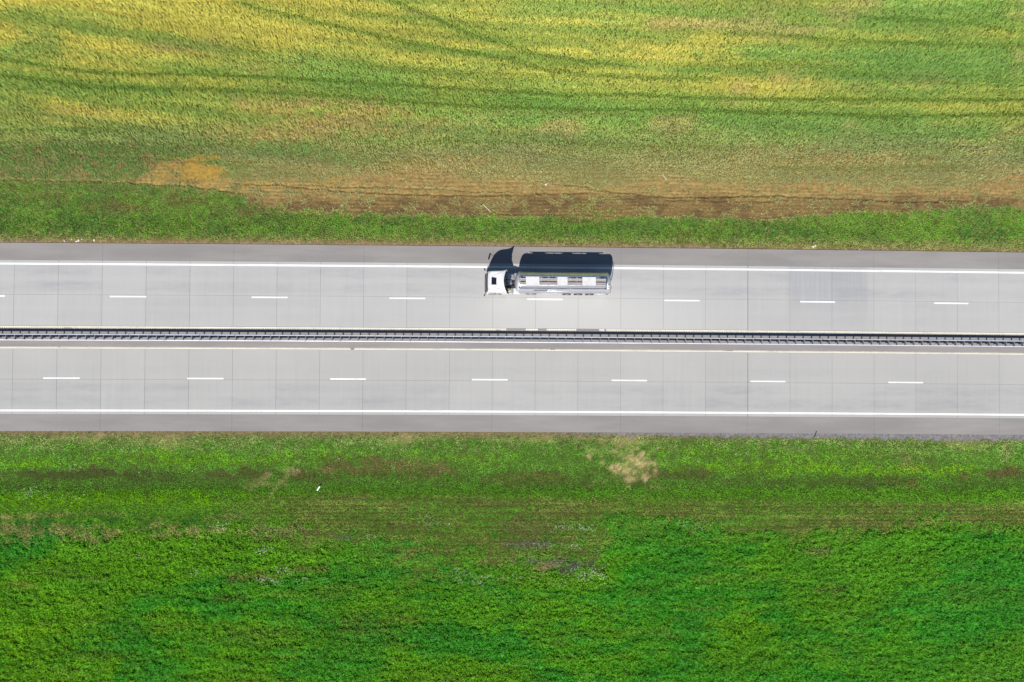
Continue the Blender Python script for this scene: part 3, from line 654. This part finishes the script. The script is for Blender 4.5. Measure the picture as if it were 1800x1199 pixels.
for sy in (-1, 1):                                 # doors with glass and handle
    y = sy * 1.202
    d = MB().box(.42, 1.42, min(y, y + sy * .010), max(y, y + sy * .010), 1.05, 2.62, .004).build('door', white, truck)
    y2 = y + sy * .012; v = [(.50, y2, 1.75), (1.34, y2, 1.68), (1.34, y2, 2.45), (.74, y2, 2.50), (.52, y2, 2.2)]
    MB().add(v + [(a, b - sy * .006, c) for a, b, c in v], [(0, 1, 2, 3, 4)] + [(k, (k + 1) % 5, 5 + (k + 1) % 5, 5 + k) for k in range(5)]).build('window', glass, d)
    MB().box(1.20, 1.36, min(y2, y2 + sy * .03), max(y2, y2 + sy * .03), 1.52, 1.56, .005).build('handle', black, d)
    # mirror
    m = MB().tube([(.30, sy * 1.20, 2.45), (.12, sy * 1.36, 2.48), (.02, sy * 1.46, 2.40)], .022).box(-.07, .07, sy * 1.46 - .10, sy * 1.46 + .10, 1.72, 2.42, .03).build('mirror', black, truck)
    MB().box(.072, .078, sy * 1.46 - .08, sy * 1.46 + .08, 1.78, 2.36).build('mirror_glass', lensm, m)
    # side fairing behind the cab
    v = [(2.05, 1.0), (2.74, 1.0), (2.62, 2.2), (2.52, 2.6), (2.50, 3.70), (2.05, 3.35)]; y = sy * 1.282
    MB().add([(a, y, b) for a, b in v] + [(a, y - sy * .02, b) for a, b in v], [tuple(range(6)), tuple(range(11, 5, -1))] + [(k, (k + 1) % 6, 6 + (k + 1) % 6, 6 + k) for k in range(6)]).build('side_fairing', white, truck)
    MB().box(.35, .95, sy * 1.05 - .2, sy * 1.05 + .2, .35, .72, .04).build('entry_step', grey_pl, truck)
    MB().box(.06, .20, sy * .95 - .20, sy * .95 + .20, .62, .86, .03).build('headlight', lensm, truck)
    # crease rib of the roof fairing
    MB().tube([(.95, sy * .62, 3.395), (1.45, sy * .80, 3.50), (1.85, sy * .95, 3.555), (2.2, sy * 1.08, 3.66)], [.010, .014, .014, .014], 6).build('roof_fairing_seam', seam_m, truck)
hatch = MB().box(.83, 1.35, -.36, .34, 3.46, 3.515, .018).build('roof_hatch', glass, truck)
fr = MB().box(.80, 1.38, .342, .38, 3.43, 3.50, .006).box(.80, 1.38, -.40, -.362, 3.43, 3.50, .006).box(.79, .828, -.40, .38, 3.43, 3.50, .006).box(1.352, 1.39, -.40, .38, 3.43, 3.50, .006).build('frame', black, hatch)
MB().box(.01, .05, -1.0, 1.0, .90, 1.36, .02).build('grille', black, truck)
bump = MB().loft([[(.42, y, z), (.10 + .16 * (abs(y) / 1.24) ** 3, y, z)] + [(.10 + .16 * (abs(y) / 1.24) ** 3, y, z2), (.42, y, z2)] for y, z, z2 in [(t * 1.24, .32, .90) for t in np.linspace(-1, 1, 13)]]).build('bumper', white, truck)
for k in range(3):
    y = -.55 + .5 * k; MB().tube([(.05, y, 1.50), (.13, y + .22, 2.02)], .012, 6).build('wiper', black, truck)
for y in (-.62, .62): MB().tube([(.75, y, 3.30), (1.25, y, 3.50)], [.035, .06]).build('air_horn', alu, truck) if False else None
for y in (-.9, -.3, .3, .9): MB().box(.52, .60, y - .05, y + .05, ctop(.56) - .02, ctop(.56) + .035, .01).build('marker_lamp', amber, truck)
# chassis and running gear
ch = MB().box(.4, 6.3, -.46, -.34, .70, .98).box(.4, 6.3, .34, .46, .70, .98)
for x in (.5, 2.4, 3.4, 4.6, 6.2): ch.box(x, x + .10, -.34, .34, .72, .94)
ch.build('tractor_chassis', chassis_m, truck)
MB().box(2.30, 3.25, -1.22, -.52, .42, 1.02, .06).build('fuel_tank', alu, truck)
MB().box(2.30, 3.25, .52, 1.22, .42, 1.02, .06).build('fuel_tank', alu, truck)
MB().box(3.30, 4.05, -1.20, -.55, .45, 1.05, .04).build('battery_box', coverw, truck)
MB().box(3.30, 4.05, .55, 1.20, .45, 1.05, .04).build('silencer', inox_b, truck)
MB().box(2.58, 2.98, -.90, -.55, 1.02, 1.42, .05).box(2.60, 2.95, .42, .95, 1.02, 1.50, .05).box(3.06, 3.34, .45, 1.0, 1.0, 1.36, .03).build('air_cleaner', alu, truck)
MB().box(2.55, 3.10, -.16, .36, .98, 1.12, .02).build('catwalk', inox_b, truck)
for k, (y, m) in enumerate(((-.20, black), (.0, grey_pl), (.12, black))):
    MB().tube([(2.12, y * 2 - .1, 2.2), (2.5, y - .1, 1.5), (2.95, y, 1.40), (3.45, y, 1.75)], .028).build('air_hose', m, truck)
pts = [(2.74 + .10 * math.cos(a), -.84 + .12 * math.sin(a), 1.35 + .018 * a) for a in np.linspace(0, 6.28 * 5, 70)]
MB().tube(pts, .045, 6).build('coiled_hose', yellow, truck)
MB().box(4.85, 5.75, -.50, .50, 1.02, 1.16, .03).build('fifth_wheel', chassis_m, truck)
def wheel(cx, yo, r, w, sgn, n_=32):               # tyre whose outer face is at yo
    yi = yo - sgn * w
    t = MB().lathe_y(cx, r, [(r * .60, yi), (r * .93, yi), (r, yi + sgn * .04), (r, yo - sgn * .04), (r * .94, yo), (r * .60, yo - sgn * .01)], n_).mesh('tyre', rubber)
    return t
def axle(cx, r, dual, nm_rim='rim', steer=False):
    for sgn in (-1, 1):
        yo = sgn * 1.22
        wmb = MB()
        for q in range(2 if dual else 1):
            a = yo - sgn * q * .34; w = .31
            wmb.lathe_y(cx, r, [(r * .58, a - sgn * w), (r * .93, a - sgn * w), (r, a - sgn * (w - .04)), (r, a - sgn * .04), (r * .94, a), (r * .58, a - sgn * .012)], 32)
        t = wmb.build('tyre', rubber, truck)
        MB().lathe_y(cx, r, [(r * .58, yo - sgn * .012), (r * .54, yo - sgn * .03), (r * .50, yo - sgn * .13), (r * .28, yo - sgn * .13), (r * .24, yo - sgn * .02), (.001, yo - sgn * .01)], 24).build('rim', rimm, t)
    MB().tube([(cx, -1.05, r), (cx, 1.05, r)], .09, 10).build('axle', chassis_m, truck)
axle(1.42, .51, False); axle(5.36, .51, True)
for cx in (9.50, 10.83, 12.16): axle(cx, .50, False)
def fender(cx, r, y0, y1, a0=15, a1=165, m=None, name='mudguard'):
    R0 = [[(cx + rr * math.cos(math.radians(a)), y, .51 + rr * math.sin(math.radians(a))) for rr, y in ((r, y0), (r, y1), (r + .025, y1), (r + .025, y0))] for a in np.linspace(a0, a1, 14)]
    return MB().loft(R0).build(name, m, truck)
gm = mat('grey_mudguard', (.16, .165, .17), .5)
for sgn in (-1, 1): fender(5.36, .62, sgn * .62 if sgn > 0 else -1.25, 1.25 if sgn > 0 else -.62, 12, 168, gm)
for cx in (9.50, 10.83, 12.16):
    for sgn in (-1, 1): fender(cx, .56, min(sgn * .80, sgn * 1.10), max(sgn * .80, sgn * 1.10), 25, 155, inox_b)
# the tank
TZ, TR, TA, TB = 2.37, 1.20, 3.43, 14.30
rings = []
def ring(x, r, n=56): return [(x, r * math.sin(2 * math.pi * k / n), TZ + r * math.cos(2 * math.pi * k / n)) for k in range(n)]
prof = [(TA, .02), (TA + .03, .42), (TA + .09, .74), (TA + .17, .95), (TA + .27, 1.09), (TA + .38, 1.165), (TA + .50, TR)]
body = MB().loft([ring(x, r) for x, r in prof] + [ring(x, TR) for x in np.linspace(TA + .9, TB - .9, 12)] + [ring(TB - (x - TA), r) for x, r in prof[::-1]], cap=True)
tank = body.build('tank', inox, truck)
for rv in (False, True):
    hd = [ring(x, r + .006) for x, r in prof]
    if rv: hd = [ring(TB - (x - TA), r + .006) for x, r in prof]
    hd[0] = [((p[0] + (.008 if rv else -.008)), p[1], p[2]) for p in hd[0]]
    MB().loft(hd, cap=False).build('tank_head', head_m, tank)
for x in (TA + .5, TB - .5): MB().loft([ring(x - .05, TR + .004), ring(x - .04, TR + .014), ring(x + .04, TR + .014), ring(x + .05, TR + .004)], cap=False).build('end_band', inox_b, tank)
for x in (5.6, 7.6, 9.7, 11.8): MB().loft([ring(x - .02, TR + .002), ring(x - .015, TR + .007), ring(x + .015, TR + .007), ring(x + .02, TR + .002)], cap=False).build('weld_band', inox_b, tank)
WZ = 3.76
for x0, x1 in ((4.62, 6.14), (8.13, 9.28), (10.93, 12.45)):
    hb = MB().box(x0, x1, -.43, .50, TZ + 1.13, WZ + .035, .03).build('hatch_cover', coverw, truck)
    MB().box(x0 + .3, x0 + .42, -.445, -.431, WZ - .12, WZ - .04, .004).box(x1 - .42, x1 - .3, -.445, -.431, WZ - .12, WZ - .04, .004).build('latch', inox_b, hb)
spans = ((3.92, 4.60), (6.16, 8.11), (9.30, 10.91), (12.47, 13.58))
for x0, x1 in spans:
    for y0, y1, m in ((.22, .33, slat_g), (.03, .21, slat_m), (-.29, -.10, slat_m), (-.42, -.33, slat_g)):
        MB().box(x0, x1, y0, y1, WZ - .05, WZ - .01, .006).build('walkway_slat', m, truck)
    for x in np.arange(x0 + .10, x1 - .05, .88): MB().box(x - .02, x + .02, -.44, .50, WZ - .11, WZ - .055).build('walkway_bearer', inox_b, truck)
MB().box(3.90, 13.60, -.47, -.44, WZ - .10, WZ + .005, .006).build('walkway_edge', inox_b, truck)
MB().box(4.30, 12.90, .505, .545, WZ - .03, WZ + .055, .006).build('walkway_edge', alu, truck)
for x in np.arange(4.0, 13.6, .8): MB().box(x - .02, x + .02, -.455, -.425, TZ + 1.08, WZ - .102).box(x - .02, x + .02, .51, .54, TZ + 1.03, WZ - .032).build('bracket', inox_b, truck)
# hose tray and folded handrail on the near flank
zt = TZ + math.sqrt(TR ** 2 - .70 ** 2)
MB().tube([(3.95, -.73, zt + .06), (13.55, -.73, zt + .06)], .026).build('handrail', chassis_m, truck)
MB().box(4.0, 13.5, -.705, -.48, TZ + 1.115, TZ + 1.135, .004).build('hose_tray', tray_m, truck)  # tray widened to cover the sun glare on the tank shell
for x in np.arange(4.3, 13.6, 1.15): MB().box(x - .015, x + .015, -.73, -.50, zt + .0, zt + .05).build('rail_bracket', inox_b, truck)
MB().box(3.86, 3.94, -.76, -.52, zt - .02, zt + .30, .01).build('rail_lever', black, truck)
MB().tube([(13.55, -.73, zt + .06), (13.75, -.62, zt + .10), (13.95, -.60, zt - .12), (14.02, -.72, zt - .5)], .026).box(13.5, 13.66, -.79, -.67, zt + .0, zt + .12, .01).build('rail_valve', chassis_m, truck)
# spill rail stripe along both flanks
for sgn in (-1, 1):
    a = math.radians(62) * sgn; y = (TR + .008) * math.sin(a); z = TZ + (TR + .008) * math.cos(a)
    MB().tube([(3.95, y, z), (13.80, y, z)], .018, 6).build('trim_strip', inox_b, tank)
# lettering on the near flank: blurred dark capitals then a white script word
def on_tank(x, ang, off=.012): a = math.radians(ang); return (x, -(TR + off) * math.sin(a), TZ + (TR + off) * math.cos(a))
def glyph(mb, x, wd, a0, a1, sl=.10, sub=3):
    V = []; F = []
    for i in range(sub + 1):
        t = i / sub; a = a0 + (a1 - a0) * t
        V += [on_tank(x + sl * (1 - t), a), on_tank(x + wd + sl * (1 - t), a)]
    for i in range(sub): F.append((2 * i, 2 * i + 1, 2 * i + 3, 2 * i + 2))
    mb.add(V, F)
sk = MB(); na = 8
for x0, x1 in ((4.0, 5.58), (5.62, 7.58), (7.62, 9.68), (9.72, 11.78), (11.82, 13.76)):
    V = []
    for k in range(na + 1):
        a = 44 + 34 * k / na; V += [on_tank(x0, a, .006), on_tank(x1, a, .006)]
    sk.add(V, [(2 * k, 2 * k + 1, 2 * k + 3, 2 * k + 2) for k in range(na)], True)
sk.build('added_flank_skin', brushed_light, tank)  # added matte skin, keeps green meadow reflections off the near flank
lt = MB(); x = 5.52
for k in range(6):
    glyph(lt, x, .07, 48, 60); glyph(lt, x + .13, .06, 48, 60 - (k % 2) * 3)
    glyph(lt, x + .02, .16, 48, 50.2, .10 - .0); glyph(lt, x + .0, .15, 57, 59.4, .02)
    x += .262
lt.build('lettering', blackl, tank)
lw = MB()
glyph(lw, 7.06, .07, 45, 62, .22); glyph(lw, 7.05, .20, 59.5, 62, .02)
glyph(lw, 7.38, .055, 52, 61, .10); glyph(lw, 7.50, .05, 46, 48.5, .02)
glyph(lw, 7.56, .055, 52, 61, .10); glyph(lw, 7.70, .055, 52, 61, .10); glyph(lw, 7.62, .16, 52, 54, .04)
glyph(lw, 7.86, .055, 52, 61, .10); glyph(lw, 7.90, .13, 52, 54, .02); glyph(lw, 7.86, .14, 59, 61, .02)
lw.build('lettering', whitel, tank)
# trailer frame, guards, ladder, rear
fr = MB().box(3.9, 13.9, -.50, -.38, 1.00, 1.18).box(3.9, 13.9, .38, .50, 1.00, 1.18)
for x in (4.2, 7.2, 8.8, 10.2, 11.5, 13.2): fr.box(x, x + .12, -1.0, 1.0, 1.02, 1.16)
fr.build('trailer_frame', inox_b, truck)
for sgn in (-1, 1):
    g = MB().box(6.35, 8.75, sgn * 1.19 - .02, sgn * 1.19 + .02, .45, .60, .008).box(6.35, 8.75, sgn * 1.19 - .02, sgn * 1.19 + .02, .78, .93, .008)
    for x in (6.5, 7.55, 8.6): g.box(x - .03, x + .03, sgn * 1.17 - .015, sgn * 1.17 + .0, .40, 1.06)
    g.build('side_guard', alu, truck)
    MB().box(6.70, 8.40, min(sgn * .60, sgn * 1.12), max(sgn * .60, sgn * 1.12), .62, 1.0, .04).build('hose_locker', coverw, truck)
    MB().tube([(7.0, sgn * .72, .50), (7.0, sgn * .72, .35)], .05).build('landing_leg', chassis_m, truck)
    MB().box(12.95, 13.75, min(sgn * .70, sgn * 1.20), max(sgn * .70, sgn * 1.20), .60, 1.02, .03).build('valve_cabinet', inox_b, truck)
    MB().box(14.16, 14.22, sgn * .95 - .22, sgn * .95 + .22, .74, .90, .01).build('tail_light', redm, truck)
MB().box(14.05, 14.16, -1.22, 1.22, .48, .94, .02).build('rear_bumper', alu, truck)
lad = MB().tube([(14.28, -.95, .60), (14.36, -.92, 2.2), (14.20, -.80, 3.55), (13.80, -.70, 3.80)], .022).tube([(14.28, -.52, .60), (14.42, -.52, 2.2), (14.26, -.50, 3.55), (13.80, -.48, 3.80)], .022)
for z in np.arange(.8, 3.5, .3):
    x = float(np.interp(z, [.6, 2.2, 3.55], [14.28, 14.38, 14.22])); lad.tube([(x, -.94 + .04 * z / 3.5, z), (x, -.52, z)], .014, 6)
lad.build('ladder', inox_b, truck)
MB().tube([(14.10, -1.18, .9), (14.34, -1.05, 2.0), (14.24, -.95, 2.9)], .02).build('grab_rail', chassis_m, truck)

# ------------------------------------------------------------------ delineator posts, stones, sticks, litter
def gz(x, y): return float(ground_z(np.array([x]), np.array([y]))[0])
def delineator(x, y, h, label):
    r = empty('delineator_post', (x, y, gz(x, y))); tag(r, label, 'road marker', 'delineator posts beside the shoulders')
    MB().box(-.05, .05, -.025, .025, -.3, h, .006).build('post', mat('grey_white_plastic', (.62, .62, .60), .5) if 'grey_white_plastic' not in bpy.data.materials else bpy.data.materials['grey_white_plastic'], r)
    b = MB().box(-.053, .053, -.028, .028, h - .30, h - .12, .004).build('black_band', black, r)
    MB().box(-.02, .02, -.031, -.0285, h - .26, h - .16).build('reflector', lensm, b)
delineator(37.05, 12.62, 1.02, 'pale delineator post on the grass edge above the road, right of the tanker')
delineator(37.42, -9.80, .86, 'dark banded delineator post on the gravel edge of the meadow side shoulder')
stone_m = mat('pale_stone', (.55, .50, .42), .85); NST = NT(stone_m); NST.l(NST.mix(NST.noise(9., None, 4), (.42, .38, .32), (.68, .62, .52)), NST.b.inputs['Base Color'])
def stone(px, py, s, label, name='stone', cat='stone', group=None, m=None, sq=(1, .7, .5)):
    x, y = to_world(px, py); z = gz(x, y)
    bm = bmesh.new(); bmesh.ops.create_icosphere(bm, subdivisions=2, radius=s)
    for v in bm.verts:
        f = 1 + .35 * (random.random() - .5); v.co = Vector((v.co.x * sq[0] * f, v.co.y * sq[1] * f, v.co.z * sq[2] * f))
    me = bpy.data.meshes.new(name); bm.to_mesh(me); bm.free(); me.materials.append(m or stone_m)
    o = link(bpy.data.objects.new(name, me)); o.location = (x, y, z + s * sq[2] * .6); o.rotation_euler = (0, 0, random.uniform(0, 3))
    return tag(o, label, cat, group)
for i, (px, py, s, lb) in enumerate(((138, 422.5, .17, 'long pale stone, widest of those at the asphalt edge far left'), (134, 424.2, .13, 'pale broken stone touching the left end of the widest edge stone'), (143.6, 420.8, .10, 'small white stone just right of the widest edge stone'), (165.5, 422, .15, 'pale tilted stone alone, rightmost of those at the asphalt edge far left'), (125.5, 420.7, .10, 'small pinkish stone set back in the grass left of the others'), (113, 423.4, .12, 'dull brown stone, leftmost of those at the asphalt edge'))):
    stone(px, py, s, lb, group='stones along the edge of the shoulder')
stone(1430, 433.2, .16, 'white stone at the foot of the delineator above the road', group='stones along the edge of the shoulder', m=mat('white_stone', (.55, .54, .50), .8))
stone(1434, 432.2, .10, 'small white stone right beside the delineator above the road', group='stones along the edge of the shoulder', m=bpy.data.materials['white_stone'])
stone(960.5, 322, .17, 'pale rock on bare soil above the tanker', 'rock', 'rock')
paper = mat('white_litter', (.46, .46, .44), .7)
litter = [(1379, 345, .10, 'white scrap lying in the furrows right of the tanker'), (1393.5, 364.5, .11, 'white scrap at the lower edge of the bare strip, left one of the pair'), (1424, 361.5, .10, 'white scrap at the lower edge of the bare strip, right one of the pair'), (1705, 359, .12, 'bluish white scrap near the right end of the bare strip'), (686, 364, .10, 'white scrap on dark soil left of the tanker'),
          (133, 824, .13, 'white scrap on the bank above the brown ditch, far left'), (166, 806, .10, 'white scrap high on the grassy bank, far left'), (236, 833, .12, 'white scrap in the brown ditch grass, left'), (331, 831, .13, 'slim white scrap in the ditch grass, left of centre'), (223, 789, .10, 'white scrap just below the shoulder, left'), (1528, 802, .10, 'white scrap on the bright bank at right'), (1236, 782, .10, 'white scrap on the pale bank right of the sandy patch'), (1315, 799, .09, 'small white scrap on the bank between sandy patch and delineator'), (953, 826, .10, 'pale scrap on the bank left of the sandy patch')]
for px, py, s, lb in litter: stone(px, py, s * .68, lb, 'paper_scrap', 'litter', 'litter scattered on the verges', paper, (1, .55, .5))
wood = mat('dry_wood', (.62, .52, .36), .8); NWd = NT(wood); NWd.l(NWd.mix(NWd.noise(7., None, 4), (.50, .41, .28), (.72, .63, .46)), NWd.b.inputs['Base Color'])
def stick(p, q, r, label, m=wood, lift=.10):
    a = to_world(*p); b = to_world(*q); za, zb = gz(*a) + lift, gz(*b) + lift; c = Vector(((a[0] + b[0]) / 2, (a[1] + b[1]) / 2, (za + zb) / 2))
    pts = [Vector((a[0] + (b[0] - a[0]) * t, a[1] + (b[1] - a[1]) * t, za + (zb - za) * t)) - c + Vector((random.uniform(-.02, .02), random.uniform(-.02, .02), 0)) for t in np.linspace(0, 1, 6)]
    o = MB().tube(pts, [r, r * .95, r * .9, r * .85, r * .8, r * .7], 7).build('stick', m); o.location = c
    return tag(o, label, 'stick', 'dry sticks on the bare strip')
stick((848.5, 356), (863, 370.5), .045, 'long pale stick lying aslant on dark soil above the tanker')
stick((1166.5, 304), (1174, 314.5), .04, 'pale stick lying aslant on bare soil right of the tanker')
xm, ym = to_world(556.7, 861); zm = gz(xm, ym)
pst = MB().box(-.62 * .5, .62 * .5, -.075, .075, 0, .15, .02).build('fallen_post', mat('whitewashed_concrete', (.72, .72, .66), .8)); pst.location = (xm, ym, zm + .12); pst.rotation_euler = (0, -.12, math.radians(55))
tag(pst, 'short white concrete post fallen in the ditch grass', 'post')

# ------------------------------------------------------------------ vegetation (real blades, one object per stand)
def tri_mesh(name, A, B, T, col, m):             # one triangle per blade
    n = len(A); V = np.empty((n, 3, 3), np.float32); V[:, 0] = A; V[:, 1] = B; V[:, 2] = T
    me = bpy.data.meshes.new(name); me.vertices.add(n * 3); me.vertices.foreach_set('co', V.ravel())
    me.loops.add(n * 3); me.loops.foreach_set('vertex_index', np.arange(n * 3, dtype=np.int32)); me.polygons.add(n)
    me.polygons.foreach_set('loop_start', np.arange(n, dtype=np.int32) * 3); me.update(calc_edges=True)
    at = me.attributes.new('col', 'FLOAT_COLOR', 'POINT'); cc = np.ones((n, 3, 4), np.float32); cc[:, :, :3] = np.clip(col, 0, .95)[:, None, :]
    at.data.foreach_set('color', cc.ravel()); me.materials.append(m)
    return tag(link(bpy.data.objects.new(name, me)), kind='stuff')
leaf_m = vcol_mat('leaf', .35)
def blades(name, X, Y, Z, h, wd, lean, lean_dir, col, m=leaf_m):
    n = len(X); fd = rng.uniform(0, 2 * math.pi, n)
    dx, dy = np.cos(fd) * wd / 2, np.sin(fd) * wd / 2
    A = np.stack([X - dx, Y - dy, Z], 1); B = np.stack([X + dx, Y + dy, Z], 1)
    T = np.stack([X + np.sin(lean) * np.cos(lean_dir) * h, Y + np.sin(lean) * np.sin(lean_dir) * h, Z + np.cos(lean) * h], 1)
    return tri_mesh(name, A, B, T, col, m)
XA, XB = -67., 71.
def scatter(y0, y1, per):
    n = int((XB - XA) * (y1 - y0) * per); X = rng.uniform(XA, XB, n); Y = rng.uniform(y0, y1, n); return X, Y
KW, KG = 1.44, 1.74
def thin(mp, keep):
    return {k: v[keep] for k, v in mp.items()}
def sampler(fn, y0, y1, st=.115):
    ax = np.arange(XA - 1, XB + 1, st); ay = np.arange(y0 - 1, y1 + 1, st)
    A, B = np.meshgrid(ax, ay); M = fn(A, B, ground_z(A, B)); ny_, nx_ = A.shape
    def f(X, Y):
        i = np.clip(np.rint((Y - ay[0]) / st + rng.uniform(-.4, .4, len(X))).astype(int), 0, ny_ - 1); j = np.clip(np.rint((X - ax[0]) / st + rng.uniform(-.4, .4, len(X))).astype(int), 0, nx_ - 1)
        return {k: v[i, j] for k, v in M.items()}
    return f
map_n = sampler(north_maps, 12.0, 46.0); map_s = sampler(south_maps, -41.5, -9.0)
# wheat
X, Y = scatter(15.5, 46.0, 170); Z = ground_z(X, Y); mp = map_n(X, Y)
k = (rng.random(len(X)) < mp['d']) & (rng.random(len(X)) > mp['ver']); X, Y, Z = X[k], Y[k], Z[k]; mp = thin(mp, k); n = len(X)
cl = fbm(X * 3.0, Y * 3.0, 81, 2); ln = fbm(X * .25, Y * .25, 82, 2)
h = mp['h'] * rng.uniform(.65, 1.15, n) * (.8 + .4 * cl); h = np.maximum(h, .16)
col = mp['c'] * (.90 + .30 * cl)[:, None] * rng.uniform(.86, 1.15, n)[:, None]
hue = rng.random(n)[:, None]; col = col * np.where(hue < .25, np.array([[1.10, 1.01, .92]]), np.where(hue > .8, np.array([[.90, 1.0, .95]]), 1.0))
ang = rng.uniform(0, 6.28, n); wind = 1.9 + 1.6 * (ln - .5)
lean = np.radians(rng.uniform(12, 50, n)); ld = np.where(rng.random(n) < .55, wind + rng.normal(0, .5, n), ang)
blades('wheat_crop', X, Y, Z - .02, h, rng.uniform(.055, .105, n) * (.85 + .35 * mp['h']), lean, ld, col * KW * np.array([[1., 1., 1.5]]))
# north verge
X, Y = scatter(12.15, 21.0, 420); Z = ground_z(X, Y); mp = map_n(X, Y)
k = (rng.random(len(X)) < mp['d']) & (rng.random(len(X)) < mp['ver']) & (Y > Y_NE + cv(X) + .02 + .10 * rng.random(len(X))); X, Y, Z = X[k], Y[k], Z[k]; mp = thin(mp, k); n = len(X)
cl = fbm(X * 2.2, Y * 2.2, 83, 2)
h = np.maximum(mp['h'] * rng.uniform(.5, 1.2, n) * (.55 + .9 * cl), .05)
col = mp['c'] * (.80 + .5 * cl)[:, None] * rng.uniform(.8, 1.22, n)[:, None]
blades('verge_grass', X, Y, Z - .01, h, rng.uniform(.05, .11, n), np.radians(rng.uniform(25, 72, n)), rng.uniform(0, 6.28, n), np.where(rng.random(n)[:, None] < .14, C(150, 136, 92)[None, :] * .8, col) * KG * np.array([[1.22, .96, 1.25]]))
# south: bank, rows and the lush meadow
X, Y = scatter(-41.5, -9.3, 265); Z = ground_z(X, Y); mp = map_s(X, Y)
rowk = 1 - .58 * mp['rowline'] * (fbm(X * .12, Y * .9, 92, 3) > .44) * (np.sin(2 * math.pi * (Y + .25 * vnoise(X * .1, Y * .5, 91)) / .42) > .15)
k = (rng.random(len(X)) < mp['d'] * rowk) & (Y < Y_SE + cv(X) - .02 - .12 * rng.random(len(X))); X, Y, Z = X[k], Y[k], Z[k]; mp = thin(mp, k); n = len(X)
cl = .45 * fbm(X * 1.5, Y * 1.9, 84, 2) + .55 * fbm(X * 3.6, Y * 4.2, 86, 2); mound = .6 * fbm(X * 1.9, Y * 2.8, 85, 3) + .4 * fbm(X * .5, Y * 2.2, 88, 3)
lush = mp['lush'] * mp['far']
stk = fbm(X * .14, Y * 1.3, 87, 3)
h = np.maximum(mp['h'] * rng.uniform(.55, 1.1, n) * (.58 + .84 * cl) * (.75 + .5 * stk), .05)
col = mp['c'] * (.80 + .48 * cl + .34 * (stk - .5))[:, None] * rng.uniform(.82, 1.2, n)[:, None]  # low clumps also coloured darker, standing in for shadow between the plants
zz = Z - .01 + lush * lush * .24 * sst(.3, .72, mound)
wd = rng.uniform(.05, .10, n) + lush * rng.uniform(.02, .10, n)
ln_ = np.radians(rng.uniform(22, 72, n) + lush * rng.uniform(-6, 10, n)); ld = rng.uniform(0, 6.28, n)
far = mp['far'] > .5
for nme, kk in (('bank_grass', ~far), ('meadow_plants', far)):
    blades(nme, X[kk], Y[kk], zz[kk], h[kk], wd[kk], ln_[kk], ld[kk], col[kk] * KG * np.array([[.98, .96, 1.06]]))
# white flower heads
X, Y = scatter(-30, -11.5, 90); Z = ground_z(X, Y); mp = map_s(X, Y)
k = rng.random(len(X)) < mp['fl'] * .32; X, Y, Z = X[k], Y[k], Z[k]; mp = thin(mp, k); n = len(X)
Z = Z + .30 + .45 * mp['lush'] * rng.random(n); s = rng.uniform(.04, .085, n); a = rng.uniform(0, 6.28, n)
A = np.stack([X + s * np.cos(a), Y + s * np.sin(a), Z], 1); B = np.stack([X + s * np.cos(a + 2.1), Y + s * np.sin(a + 2.1), Z + .01], 1); T = np.stack([X + s * np.cos(a + 4.2), Y + s * np.sin(a + 4.2), Z + .02], 1)
tri_mesh('wildflowers', A, B, T, np.array([[.50, .54, .46]]) * rng.uniform(.6, 1.1, n)[:, None], leaf_m)
